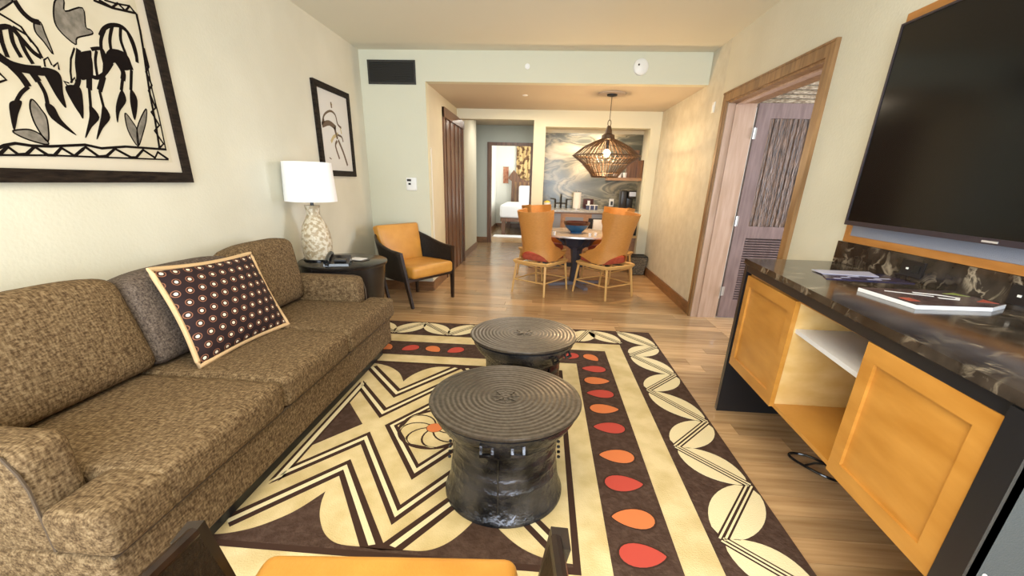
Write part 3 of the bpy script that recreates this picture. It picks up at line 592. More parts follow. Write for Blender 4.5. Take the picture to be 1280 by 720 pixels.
# dotted pillow
def dotmat():
    m = mat('dark_velvet_with_dots', (0.03,0.012,0.012), 0.8, spec=0.3); nt = m.node_tree; N = nt.nodes; L = nt.links; b = N['Principled BSDF']
    uv = N.new('ShaderNodeUVMap'); sp = N.new('ShaderNodeSeparateXYZ'); L.new(uv.outputs[0], sp.inputs[0])
    def mth(op, a, b_=None):
        n = N.new('ShaderNodeMath'); n.operation = op
        for i,v_ in enumerate((a,b_)):
            if v_ is None: continue
            if isinstance(v_,(int,float)): n.inputs[i].default_value = v_
            else: L.new(v_, n.inputs[i])
        return n.outputs[0]
    row = mth('MULTIPLY', sp.outputs[1], 9.0); fr = mth('FRACT', row); rw = mth('FLOOR', row)
    odd = mth('MODULO', rw, 2.0); off = mth('MULTIPLY', odd, 0.5)
    colm = mth('ADD', mth('MULTIPLY', sp.outputs[0], 10.0), off); fc = mth('FRACT', colm)
    dx = mth('SUBTRACT', fc, 0.5); dy = mth('SUBTRACT', fr, 0.5)
    d = mth('SQRT', mth('ADD', mth('MULTIPLY', dx, dx), mth('MULTIPLY', dy, dy)))
    cr = N.new('ShaderNodeValToRGB'); cr.color_ramp.interpolation = 'CONSTANT'; e = cr.color_ramp.elements
    e[0].position = 0; e[0].color = (0.80,0.70,0.54,1); e[1].position = 0.135; e[1].color = (0.035,0.013,0.012,1)
    k = e.new(0.25); k.color = (0.26,0.11,0.06,1); k = e.new(0.305); k.color = (0.020,0.009,0.010,1)
    L.new(d, cr.inputs[0]); L.new(cr.outputs[0], b.inputs['Base Color']); return m
pc = [Vector(p) for p in ((-1.63,1.755,0.505),(-1.585,2.43,0.503),(-1.80,2.50,0.93),(-1.80,1.80,0.965))]
pl = thing('dotted_pillow', 'dark brown rectangular pillow with cream dots and tan cord edge on the sofa', 'pillow', tuple(pc[0]))
def pillow():
    bm = bmesh.new(); uvl = bm.loops.layers.uv.new('UVMap'); n = 20; nn = (pc[1]-pc[0]).cross(pc[3]-pc[0]).normalized(); sides = []
    for sg in (1,-1):
        g = {}
        for i in range(n+1):
            for j in range(n+1):
                u, v_ = i/n, j/n; uu, vv = u, v_
                # pinched edges
                cu = 0.03*math.sin(math.pi*v_); cv = 0.035*math.sin(math.pi*u)
                uu = u+(0.5-u)*2*cu*abs(2*u-1)**3; vv = v_+(0.5-v_)*2*cv*abs(2*v_-1)**3
                p = pc[0]*(1-uu)*(1-vv)+pc[1]*uu*(1-vv)+pc[2]*uu*vv+pc[3]*(1-uu)*vv
                d = 0.078*(max(0,1-(2*u-1)**2))**0.55*(max(0,1-(2*v_-1)**2))**0.55
                g[i,j] = bm.verts.new(p+nn*sg*d-pc[0])
        for i in range(n):
            for j in range(n):
                f = bm.faces.new((g[i,j],g[i+1,j],g[i+1,j+1],g[i,j+1]))
                for lp, (a,b_) in zip(f.loops, ((i,j),(i+1,j),(i+1,j+1),(i,j+1))): lp[uvl].uv = (a/n,b_/n)
        sides.append(g)
    g = sides[0]; edge = [g[i,0].co.copy() for i in range(n)]+[g[n,j].co.copy() for j in range(n)]+[g[i,n].co.copy() for i in range(n,0,-1)]+[g[0,j].co.copy() for j in range(n,0,-1)]
    bmesh.ops.remove_doubles(bm, verts=bm.verts[:], dist=0.0005)
    obj('pillow_body', bm, dotmat(), pl, True, autosmooth=80)
    part('cord_edge', MT['tanpipe'], pl, lambda b: tube(b, edge, 0.0125, 8, closed=True), True, 'tan rope cord edge')
pillow()
# ================================================================ armchairs
def armchair(label, loc, rz):
    t = thing('armchair', label, 'armchair', loc, rz, 'amber leather armchairs with dark woven shells')
    # shell: U plan following angle th, height s (0 bottom .. 1 top)
    def top(th): return 0.618+0.185*max(0.0,math.cos(th))**1.1
    def pt(th, s_, inset=0.0):
        zt = top(th); z0 = 0.30; z = z0+(zt-z0)*s_; c = abs(math.cos(th))**0.62; sx_ = math.copysign(abs(math.sin(th))**0.55, math.sin(th))
        wid = 0.335+0.085*(z-0.1)/0.56-inset; wid = min(wid,0.425-inset); yt = 0.28-0.07*z/0.66; yb = -0.30-0.08*s_+inset
        return Vector((wid*sx_, yt+(yb-yt)*c, z))
    NT, NS = 36, 8
    def shell(bm):
        A = {}
        for side, ins in ((0,0.0),(1,0.022)):
            for i in range(NT+1):
                for j in range(NS+1): A[side,i,j] = bm.verts.new(pt(-R90+math.pi*i/NT, j/NS, ins))
        for i in range(NT):
            for j in range(NS):
                for side in (0,1): bm.faces.new([A[side,i,j],A[side,i+1,j],A[side,i+1,j+1],A[side,i,j+1]])
            for j in (0,NS): bm.faces.new([A[0,i,j],A[0,i+1,j],A[1,i+1,j],A[1,i,j]])
        for i in (0,NT):
            for j in range(NS): bm.faces.new([A[0,i,j],A[0,i,j+1],A[1,i,j+1],A[1,i,j]])
    part('woven_shell', MT['weave'], t, shell, True, 'dark woven wrap-around side panel')
    part('top_rail', MT['armwood'], t, lambda bm: tube(bm, [pt(-R90+math.pi*i/NT, 1, 0.011)+Vector((0,0,0.004)) for i in range(NT+1)], 0.015, 8), True)
    for sg in (-1,1):
        part('front_leg', MT['armwood'], t, lambda bm: bar(bm, (sg*0.332,0.285,0),(sg*0.414,0.214,0.628),0.026,0.040,0.032,0.056), False)
        part('rear_leg', MT['armwood'], t, lambda bm: bar(bm, (sg*0.235,-0.24,0),(sg*0.275,-0.30,0.40),0.026,0.036))
    part('seat_frame', MT['armwood'], t, lambda bm: (bar(bm,(-0.365,0.245,0.315),(0.365,0.245,0.315),0.035,side=(0,0,1)), bar(bm,(-0.355,0.235,0.315),(-0.28,-0.31,0.315),0.035,side=(0,0,1)), bar(bm,(0.355,0.235,0.315),(0.28,-0.31,0.315),0.035,side=(0,0,1)), bar(bm,(-0.28,-0.31,0.315),(0.28,-0.31,0.315),0.035,side=(0,0,1))))
    part('seat_cushion', MT['leather'], t, lambda bm: rbox(bm,-0.325,0.325,-0.27,0.318,0.335,0.466,r=0.035,puff=0.22,seg=8), True)
    def bc(bm):
        rbox(bm,-0.29,0.29,-0.05,0.05,0,0.445,r=0.03,puff=0.35,seg=8,axis=1)
        for v_ in bm.verts:
            z, y = v_.co.z, v_.co.y; a = 0.22; v_.co.x *= 1+0.10*z/0.445
            v_.co.y = y*math.cos(a)-z*math.sin(a)-0.205; v_.co.z = y*math.sin(a)+z*math.cos(a)+0.44
    part('back_cushion', MT['leather'], t, bc, True)
    return t
armchair('amber leather armchair with dark woven sides in the far left corner under the thermostat', (-1.500,4.94,0), math.atan2(-0.86,-0.51))
armchair('amber leather armchair in the near foreground, only its seat edge and dark arms showing', (-0.322,0.490,0.0165), 0.075)
S_ART = [(14,[(2.132,1.903),(2.132,1.866),(2.113,1.797)]),(12,[(2.151,1.919),(2.198,1.934),(2.212,1.918),(2.198,1.865),(2.176,1.81)]),(14,[(2.107,1.807),(2.139,1.801),(2.187,1.829),(2.242,1.886)]),(10,[(2.177,1.92),(2.156,1.872),(2.145,1.804)]),(14,[(2.215,1.989),(2.246,2.027),(2.295,2.056),(2.353,2.064),(2.387,2.03),(2.396,1.975),(2.388,1.92)]),(12,[(2.249,2.027),(2.214,1.972),(2.201,1.915),(2.2,1.86)]),(12,[(2.294,2.051),(2.262,1.986),(2.255,1.928),(2.264,1.891)]),(12,[(2.341,2.061),(2.323,2.002),(2.331,1.947),(2.335,1.902)]),(6,[(2.332,2.065),(2.37,2.049),(2.383,1.995),(2.388,1.937)]),(20,[(2.263,1.908),(2.29,1.859),(2.277,1.819)]),(12,[(2.281,1.832),(2.253,1.768)]),(20,[(2.333,1.93),(2.342,1.877)]),(12,[(2.342,1.877),(2.308,1.778)]),(20,[(2.105,1.801),(2.087,1.744)]),(10,[(2.087,1.744),(2.07,1.669)]),(20,[(2.177,1.816),(2.136,1.747)]),(10,[(2.136,1.747),(2.134,1.679)]),(16,[(2.09,1.903),(2.064,1.84),(2.049,1.774),(2.018,1.731)]),(6,[(2.072,1.904),(2.041,1.855),(2.022,1.8),(2.014,1.757)]),(5,[(1.989,1.741),(1.98,1.755),(2.001,1.752)]),(5,[(2.008,1.755),(2.034,1.781),(2.032,1.752)]),(14,[(1.783,1.896),(1.832,1.913),(1.862,1.878),(1.889,1.843),(1.914,1.83)]),(7,[(1.843,1.918),(1.884,1.902),(1.91,1.863),(1.919,1.828)]),(24,[(1.752,1.8),(1.788,1.777),(1.842,1.773),(1.904,1.782)]),(12,[(1.791,1.894),(1.785,1.848),(1.787,1.8)]),(12,[(1.831,1.91),(1.824,1.859),(1.836,1.811)]),(12,[(1.855,1.885),(1.859,1.84),(1.874,1.797)]),(22,[(1.787,1.773),(1.813,1.741),(1.828,1.706)]),(10,[(1.828,1.706),(1.792,1.676),(1.761,1.637)]),(22,[(1.856,1.772),(1.874,1.734)]),(12,[(1.874,1.734),(1.885,1.692),(1.881,1.646)]),(5,[(1.919,1.797),(1.923,1.823),(1.942,1.837),(1.949,1.809)]),(5,[(1.953,1.805),(1.978,1.826),(1.974,1.798)]),(16,[(1.879,2.017),(1.896,1.983),(1.923,1.964),(1.952,1.964)]),(6,[(1.802,1.953),(1.841,1.939),(1.873,1.926),(1.895,1.878)]),(9,[(1.642,1.46),(1.672,1.474),(1.711,1.484),(1.767,1.479),(1.839,1.482),(1.992,1.5),(2.065,1.49),(2.194,1.507),(2.442,1.51)]),(6,[(1.634,1.436),(1.827,1.446),(2.065,1.45),(2.44,1.457)]),(10,[(1.644,1.44),(1.68,1.469),(1.707,1.442),(1.737,1.445),(1.776,1.476),(1.817,1.446),(1.844,1.447),(1.881,1.479),(1.928,1.449),(1.973,1.479),(1.989,1.49),(2.04,1.452),(2.081,1.457),(2.133,1.493),(2.209,1.457),(2.24,1.459),(2.291,1.498),(2.354,1.462),(2.38,1.493),(2.44,1.458)]),(9,[(2.455,2.153),(2.453,2.072),(2.446,1.999),(2.432,1.887),(2.419,1.773),(2.413,1.656),(2.397,1.508)]),(5,[(2.45,1.976),(2.441,1.802),(2.444,1.673),(2.438,1.511)]),(8,[(2.451,2.001),(2.454,1.916),(2.428,1.886),(2.446,1.828),(2.417,1.797),(2.436,1.718),(2.401,1.693),(2.433,1.632),(2.393,1.601),(2.432,1.538),(2.385,1.507)]),(8,[(2.229,2.134),(2.319,2.133),(2.455,2.153)]),(6,[(2.286,2.154),(2.341,2.159),(2.424,2.175)]),(8,[(2.257,2.144),(2.32,2.135),(2.357,2.164),(2.393,2.145),(2.424,2.175),(2.447,2.153)]),(6,[(1.733,1.743),(1.755,1.716),(1.719,1.699)])]
P_ART = [[(2.076,1.879),(2.133,1.909),(2.146,1.902),(2.107,1.807),(2.065,1.777),(2.062,1.819)],[(2.246,1.943),(2.331,1.947),(2.342,1.886),(2.292,1.866),(2.258,1.893),(2.191,1.83),(2.194,1.87)],[(2.253,1.77),(2.265,1.725),(2.213,1.669),(2.185,1.616),(2.2,1.689)],[(2.31,1.784),(2.331,1.736),(2.287,1.64),(2.287,1.72)],[(2.067,1.674),(2.097,1.628),(2.044,1.578),(2.001,1.53),(2.049,1.622)],[(2.133,1.684),(2.153,1.635),(2.1,1.582),(2.053,1.528),(2.106,1.629)],[(1.979,1.734),(2.035,1.748),(2.045,1.714),(2.019,1.616),(2.007,1.633),(1.99,1.673)],[(1.901,1.789),(1.954,1.793),(1.973,1.769),(1.96,1.705),(1.954,1.647),(1.93,1.684),(1.911,1.747)],[(1.743,1.637),(1.784,1.646),(1.754,1.593),(1.722,1.533),(1.729,1.599)],[(1.872,1.652),(1.903,1.644),(1.918,1.594),(1.963,1.537),(1.88,1.595)],[(1.765,1.786),(1.845,1.783),(1.893,1.78),(1.907,1.761),(1.837,1.756),(1.791,1.758)]]
G_ART = [[(2.047,2.073),(2.02,2.008),(2.024,1.961),(2.08,1.92),(2.099,1.95),(2.177,1.986),(2.175,2.002),(2.155,2.009),(2.164,2.083),(2.077,2.043),(2.085,2.086)],[(1.931,1.96),(1.956,1.966),(1.961,1.928),(1.969,1.855),(1.946,1.893),(1.924,1.923)],[(1.716,1.526),(1.748,1.538),(1.787,1.54),(1.82,1.521),(1.833,1.489),(1.764,1.501)],[(1.827,1.66),(1.849,1.626),(1.86,1.587),(1.835,1.5),(1.808,1.561),(1.808,1.625)],[(2.241,1.665),(2.27,1.632),(2.285,1.59),(2.266,1.515),(2.233,1.585)],[(2.372,1.704),(2.357,1.649),(2.316,1.58),(2.269,1.515),(2.29,1.603)],[(1.816,1.996),(1.874,2.016),(1.848,1.99),(1.803,1.958)]]
S2_ART = [(10,[(4.538,2.08),(4.541,2.028)]),(9,[(4.306,1.849),(4.37,1.943),(4.504,1.996),(4.604,1.974),(4.637,1.896),(4.712,1.868)]),(22,[(4.306,1.849),(4.455,1.884),(4.59,1.851)]),(12,[(4.342,1.913),(4.351,1.871)]),(16,[(4.553,1.859),(4.581,1.798),(4.601,1.754)]),(9,[(4.611,1.792),(4.699,1.781),(4.725,1.736)]),(12,[(4.587,1.734),(4.539,1.683),(4.598,1.564)]),(14,[(4.612,1.745),(4.7,1.637),(4.774,1.506)]),(5,[(4.381,1.566),(4.419,1.554)])]
Y2_ART = [(14,[(4.452,1.713),(4.516,1.765),(4.627,1.803)]),(8,[(4.688,1.865),(4.706,1.81)]),(12,[(4.527,2.069),(4.556,2.051)])]
# ================================================================ pictures on the left wall
def picture(name, label, y0, y1, z0, z1, fw, fd, mw, msh, msheet, mmat):
    t = thing(name, label, 'picture', (XL,(y0+y1)/2,z0)); yc = (y0+y1)/2
    a, b = y0-yc, y1-yc; h = z1-z0
    for bx in ((0,fd,a,a+fw,0,h),(0,fd,b-fw,b,0,h),(0,fd,a+fw,b-fw,0,fw),(0,fd,a+fw,b-fw,h-fw,h)): B('frame_side', MT['artframe'], t, bx)
    B('mount', mmat, t, (0.002,0.014,a+fw,b-fw,fw,h-fw)); B('sheet', msheet, t, (0.013,0.016,a+fw+mw,b-fw-mw,fw+mw,h-fw-mw))
    return t, yc
t, yc = picture('framed_ink_drawing', 'large black framed ink drawing of grazing striped animals above the sofa', 0.62, 2.575, 1.335, 2.60, 0.055, 0.03, 0.055, None, MT['artpaper'], MT['artmat'])
def onwall(x0, yc_, z0_): return lambda a,b,z: (x0+z, a-yc_, b-z0_)
fn = onwall(0.016, yc, 1.335)
for k_, (w_, p) in enumerate(S_ART): part('ink_stroke', MT['ink'], t, lambda bm: ribbon(bm, smooth2(p,4) if len(p) < 12 and w_ > 9 else p, w_*0.00125, 0.0, 0.0010+0.00003*k_, fn))
for k_, p in enumerate(P_ART): part('ink_shape', MT['ink'], t, lambda bm: prism(bm, smooth2(p,4,True), 0.0, 0.0026+0.00003*k_, fn))
for k_, p in enumerate(G_ART): part('grey_wash_shape', MT['inkgrey'], t, lambda bm: prism(bm, smooth2(p,4,True), 0.0, 0.0006+0.00003*k_, fn))
# dark outlines around the washed leaves, and the zigzag border carried on beyond the photographed corner
for p in G_ART: part('ink_outline', MT['ink'], t, lambda bm: ribbon(bm, (lambda q: q+[q[0]])(smooth2(p,4,True)), 0.006, 0.0, 0.00095, fn))
zz = []
y = 1.60
while y > 0.75: zz.append((y, 1.455 if len(zz)%2 else 1.50)); y -= 0.05
for q_ in (zz, [(1.61,1.51),(0.74,1.51)], [(1.61,1.45),(0.74,1.45)]): part('ink_border', MT['ink'], t, lambda bm: ribbon(bm, q_, 0.007, 0, 0.001, fn))
t, yc = picture('framed_figure_print', 'narrow black framed print of a pale brown leaping figure, above the lamp', 4.205, 4.955, 1.395, 2.222, 0.055, 0.03, 0.0, None, MT['artwhite'], MT['artwhite'])
fn = onwall(0.016, yc, 1.395)
for w_, p in S2_ART: part('ink_stroke', MT['inkbrown'], t, lambda bm: ribbon(bm, smooth2(p,4), w_*0.0022, 0, 0.001, fn))
for w_, p in Y2_ART: part('ochre_wash', MT['inkyellow'], t, lambda bm: ribbon(bm, p, w_*0.0022, 0, 0.0007, fn))
# ================================================================ end table, lamp, phone
TC = (-1.735,3.60); TZ = 0.70
t = thing('round_end_table', 'round near-black end table between sofa and corner armchair', 'table', (TC[0],TC[1],0.0195))
TZ -= 0.0195
part('table_top', MT['tabledark'], t, lambda bm: lathe(bm, [(0,TZ-0.03),(0.362,TZ-0.03),(0.37,TZ-0.02),(0.37,TZ-0.004),(0.365,TZ),(0,TZ)], 64), True)
part('drum_base', MT['tabledark'], t, lambda bm: lathe(bm, [(0.350,TZ-0.03),(0.345,TZ-0.10),(0.325,0.40),(0.295,0.12),(0.29,0.0),(0,0)], 64), True)
TZ += 0.0195
lx, ly = -1.945, 3.575
t = thing('table_lamp', 'table lamp with white shade and carved cream bottle-shaped base', 'lamp', (lx,ly,TZ))
part('foot', MT['blackgloss'], t, lambda bm: lathe(bm, [(0,0.0),(0.125,0.0),(0.125,0.018),(0,0.018)], 40), True)
part('base', MT['lampbase'], t, lambda bm: lathe(bm, [(0,0.018),(0.112,0.018),(0.120,0.06),(0.124,0.14),(0.118,0.22),(0.100,0.29),(0.070,0.345),(0.056,0.375),(0.052,0.40),(0.058,0.44),(0.062,0.458),(0,0.458)], 48), True, 'carved cream ceramic base')
part('neck', MT['black'], t, lambda bm: tube(bm, [(0,0,0.455),(0,0,0.56)], 0.014, 12), True)
part('socket', MT['black'], t, lambda bm: tube(bm, [(0,0,0.485),(0,0,0.53)], 0.020, 12), True)
part('spider', MT['black'], t, lambda bm: [tube(bm, [(0,0,0.56),(0.186*math.cos(a),0.186*math.sin(a),0.775)], 0.003, 6) for a in (0,2.1,4.2)])
part('lamp_shade', MT['lampshade'], t, lambda bm: lathe(bm, [(0.188,0.795),(0.205,0.492),(0.202,0.492),(0.185,0.795),(0.188,0.795)], 56), True, 'white tapered drum shade')
t = thing('desk_phone', 'black desk phone on the round end table', 'phone', (-1.69,3.40,TZ), 0.25)
part('body', MT['blackgloss'], t, lambda bm: (m8(bm, [(-0.10,-0.09,0.0),(0.10,-0.09,0.0),(0.10,0.09,0.0),(-0.10,0.09,0.0),(-0.095,-0.085,0.02),(0.095,-0.085,0.02),(0.095,0.085,0.065),(-0.095,0.085,0.065)])))
part('handset', MT['blackgloss'], t, lambda bm: (tube(bm, [(-0.07,-0.10,0.035),(-0.072,-0.04,0.054),(-0.072,0.04,0.074),(-0.07,0.10,0.074)], [0.024,0.018,0.018,0.024], 10)), True)
B('keypad', MT['kblack'], t, (-0.02,0.07,-0.05,0.03,0.035,0.048))
part('cord', MT['kblack'], t, lambda bm: tube(bm, [(-0.07+0.006*math.cos(k),-0.10-0.002*k*0.5,0.02+0.006*math.sin(k)) for k in range(30)], 0.003, 5), True)
t = thing('note_card', 'small white card with dark pad lying behind the phone', 'card', (-1.60,3.62,TZ), -0.2)
B('pad', MT['kblack'], t, (-0.07,0.07,-0.05,0.05,0.0,0.006)); B('card', MT['paper'], t, (-0.10,0.03,-0.03,0.08,0.006,0.009))
# ================================================================ media console (right)
CA, CB = 0.9324, 0.10513
def cx(y): return CA+CB*y
Y0, Y1 = 0.80, 2.585
con = thing('media_console', 'built-in media console with black end panels and honey maple cabinets under the television', 'cabinet', (1.40,1.70,0))
def c8(bm, y0, y1, x0off, x1, z0, z1, z0b=None, z1b=None):   # front face follows the slanted front line
    z0b = z0 if z0b is None else z0b; z1b = z1 if z1b is None else z1b
    X = lambda y: cx(y)+x0off; E = x1 if x1 > 0.5 else None
    F = lambda y: (E if E else X(y)+x1)
    m8(bm, [(X(y0)-1.4,y0-1.7,z0),(F(y0)-1.4,y0-1.7,z0),(F(y1)-1.4,y1-1.7,z0b),(X(y1)-1.4,y1-1.7,z0b),(X(y0)-1.4,y0-1.7,z1),(F(y0)-1.4,y0-1.7,z1),(F(y1)-1.4,y1-1.7,z1b),(X(y1)-1.4,y1-1.7,z1b)])
WX = XR-0.002
part('end_panel', MT['black'], con, lambda bm: c8(bm, Y1-0.045, Y1-0.005, 0.008, WX, 0.0, 0.965), label='black end panel at the far end')
part('end_panel', MT['panel_lit'], con, lambda bm: c8(bm, Y0+0.005, Y0+0.05, 0.008, WX, 0.0195, 0.965), label='black end panel at the near end, window light in its colour')
part('front_edge', MT['black'], con, lambda bm: c8(bm, Y0+0.005, Y0+0.075, 0.0, 0.03, 0.0195, 0.965))
part('apron', MT['black'], con, lambda bm: c8(bm, Y0+0.01, Y1-0.01, 0.010, 0.05, 0.93, 0.970))
zb = lambda y: 0.355+0.058*(2.5-y); zt = lambda y: 0.925+0.012*(2.5-y)
def panel_between(nm, m, y0, y1, o0, o1, zf0, zf1, lab=None):
    return part(nm, m, con, lambda bm: c8(bm, y0, y1, o0, o1, zf0(y0), zf1(y0), zf0(y1), zf1(y1)), label=lab)
panel_between('cabinet_top', MT['maple'], 0.885, 2.51, 0.03, WX-0.02, lambda y: zt(y)-0.018, lambda y: zt(y))
panel_between('cabinet_bottom', MT['maple'], 0.885, 2.51, 0.03, WX-0.02, lambda y: zb(y), lambda y: zb(y)+0.018)
for y in (0.885,1.36,1.895,2.492): panel_between('cabinet_side', MT['maple_light'], y, y+0.018, 0.032, WX-0.02, lambda y: zb(y)+0.018, lambda y: zt(y)-0.018)
B('cabinet_back', MT['maple_light'], con, (WX-0.02-1.4-0.06,WX-0.02-1.4-0.045,0.89-1.7,2.50-1.7,0.46,0.90))
part('shelf', MT['shelfwhite'], con, lambda bm: c8(bm, 1.379, 1.895, 0.04, WX-0.09, 0.775, 0.793), label='pale grey open shelf')
def cdoor(y0, y1):
    d = part('cabinet_door', MT['maple'], con, lambda bm: c8(bm, y0+0.05, y1-0.05, 0.022, 0.010, zb(y0)+0.05, zt(y0)-0.05, zb(y1)+0.05, zt(y1)-0.05), label='honey maple framed door')
    e = 0.058
    A = lambda y: zb(y)+0.004; C = lambda y: zt(y)-0.012
    def st(bm, a, b, f0, f1): c8(bm, a, b, 0.010, 0.022, f0(a), f1(a), f0(b), f1(b))
    part('door_stile', MT['maple'], d, lambda bm: st(bm, y0, y0+e, A, C)); part('door_stile', MT['maple'], d, lambda bm: st(bm, y1-e, y1, A, C))
    part('door_rail', MT['maple'], d, lambda bm: st(bm, y0+e, y1-e, A, lambda y: A(y)+e)); part('door_rail', MT['maple'], d, lambda bm: st(bm, y0+e, y1-e, lambda y: C(y)-e, C))
cdoor(0.885,1.372); cdoor(1.893,2.508)
for z in (0.49,0.56): part('screw', MT['screw'], con, lambda bm: tube(bm, [(cx(Y0)+0.045+0.0*z-1.4,Y0+0.004-1.7,z),(cx(Y0)+0.045-1.4,Y0+0.001-1.7,z)], 0.0045, 8))
ct = thing('marble_countertop', 'dark brown veined marble countertop of the media console', 'countertop', (1.40,1.70,0.97))
part('slab', MT['emperador'], ct, lambda bm: prism(bm, [(cx(Y0-0.02)-1.4,Y0-0.02-1.7),(XR-1.4-0.001,Y0-0.02-1.7),(XR-1.4-0.001,Y1-1.7),(cx(Y1)-1.4,Y1-1.7)], 0.001, 0.03))
part('backsplash', MT['emperador'], ct, lambda bm: mbox(bm, XR-0.022-1.4, XR-0.001-1.4, Y0-1.7, 2.60-1.7, 0.0305, 0.148), label='dark veined marble upstand')
def outlet(label, y, z):
    o = thing('wall_outlet', label, 'outlet', (XR-0.022,y,z), 0, 'black outlets on the marble upstand')
    B('plate', MT['kblack'], o, (-0.006,0,-0.06,0.06,-0.035,0.035)); B('socket', MT['blackgloss'], o, (-0.009,-0.005,-0.045,-0.008,-0.018,0.018)); B('port', MT['white'], o, (-0.009,-0.005,0.016,0.028,-0.006,0.002))
    return o
outlet('black outlet on the marble upstand behind the flyers', 2.05, 1.06); outlet('black outlet on the marble upstand at the right picture edge', 1.555, 1.055)
# ring pull / wire loop below the cabinet
t = thing('wire_loop', 'black oval wire loop with a cross bar on the floor below the cabinet', 'wire loop', (1.50,1.975,0.0), math.atan2(-0.19,0.12)*1.0)
part('loop', MT['blackgloss'], t, lambda bm: tube(bm, [(0.125*math.cos(k/32*2*math.pi),0.060*math.sin(k/32*2*math.pi),0.008+0.012*math.sin(k/32*2*math.pi)**2) for k in range(32)], 0.007, 8, closed=True), True)
part('cross_bar', MT['blackgloss'], t, lambda bm: tube(bm, [(-0.02,-0.058,0.018),(0.0,0.0,0.028),(0.02,0.058,0.018)], 0.006, 8), True)
# television
tv = thing('television', 'large flat black wall-mounted television above the marble console', 'television', (XR-0.07,1.705,1.215))
TX = 0.0
part('screen', MT['screen'], tv, lambda bm: mbox(bm, -0.002,0.004,-0.793,0.793,0.022,0.912))
B('bezel', MT['tvframe'], tv, (-0.006,0.03,-0.805,0.805,0.0,0.022),(-0.006,0.03,-0.805,0.805,0.912,0.922),(-0.006,0.03,-0.805,-0.793,0.022,0.912),(-0.006,0.03,0.793,0.805,0.022,0.912))
B('back_housing', MT['black'], tv, (0.004,0.045,-0.79,0.79,0.03,0.90))
B('maker_plate', MT['metal'], tv, (-0.008,-0.006,-0.03,0.03,0.006,0.013))
fr = thing('wood_framed_panel', 'orange-brown wood framed blue-grey panel behind the television', 'panel', (XR,1.70,1.120))
fh = 1.075
for bx in ((-0.022,0,-0.865,-0.83,0,fh),(-0.022,0,0.83,0.865,0,fh),(-0.022,0,-0.83,0.83,0,0.035),(-0.022,0,-0.83,0.83,fh-0.035,fh)): B('frame_side', MT['frame_orange'], fr, bx)
B('panel_board', MT['tvback'], fr, (-0.012,0,-0.83,0.83,0.035,fh-0.035))
# papers and magazines on the counter
CZ = 1.0006
def sheet(name, label, pts, z0, z1, m, cat, parent=None):
    c = (sum(p[0] for p in pts)/len(pts), sum(p[1] for p in pts)/len(pts))
    t = thing(name, label, cat, (c[0],c[1],z0)); part('sheet', m, t, lambda bm: prism(bm, [(a-c[0],b-c[1]) for a,b in pts], 0, z1-z0)); return t, c
t, c = sheet('flyer', 'dark blue flyer under the pale sheet on the marble counter', [(1.33,2.03),(1.69,1.99),(1.705,2.20),(1.40,2.20)], CZ, CZ+0.003, MT['magblue'], 'flyer')
part('printed_line', MT['lav'], t, lambda bm: [mbox(bm, -0.16+0.05*i, -0.13+0.06*i, -0.07+0.03*(i%3), -0.055+0.03*(i%3), 0.003, 0.0036) for i in range(5)])
sheet('paper_sheet', 'pale lavender sheet lying on the blue flyer on the counter', [(1.385,2.245),(1.375,2.14),(1.62,2.11),(1.66,2.235)], CZ+0.0037, CZ+0.006, MT['lav'], 'paper')
t = thing('magazine', 'thick dark-covered magazine with white page edges on the marble counter', 'magazine', (1.53,1.68,CZ))
mp = [(1.325,1.79),(1.345,1.545),(1.575,1.555),(1.70,1.63),(1.66,1.90),(1.50,1.93)]
mp = [(1.315,1.80),(1.335,1.535),(1.60,1.545),(1.695,1.60),(1.68,1.80)]
part('pages', MT['paper'], t, lambda bm: prism(bm, [(a-1.53,b-1.68) for a,b in mp], 0, 0.014))
part('cover', MT['magdark'], t, lambda bm: prism(bm, [((a-1.51)*0.985-0.02,(b-1.68)*0.985) for a,b in mp], 0.014, 0.016))
part('cover_print', MT['paper'], t, lambda bm: (ribbon(bm, [(-0.05,0.06),(0.02,0.03),(0.06,-0.01),(0.03,-0.04),(-0.02,-0.02)], 0.018, 0.016, 0.0166), ribbon(bm, [(-0.15,0.07),(-0.02,0.0)], 0.012, 0.016, 0.0166)))
part('cover_print', MT['olive'], t, lambda bm: prism(bm, [(0.06,0.06),(0.13,0.02),(0.12,0.08)], 0.016, 0.0166)); part('cover_print', MT['redprint'], t, lambda bm: [prism(bm, [(0.08,-0.06),(0.14,-0.08),(0.14,-0.02)], 0.016, 0.0166), mbox(bm,-0.18,-0.14,-0.09,-0.04,0.016,0.0166)])
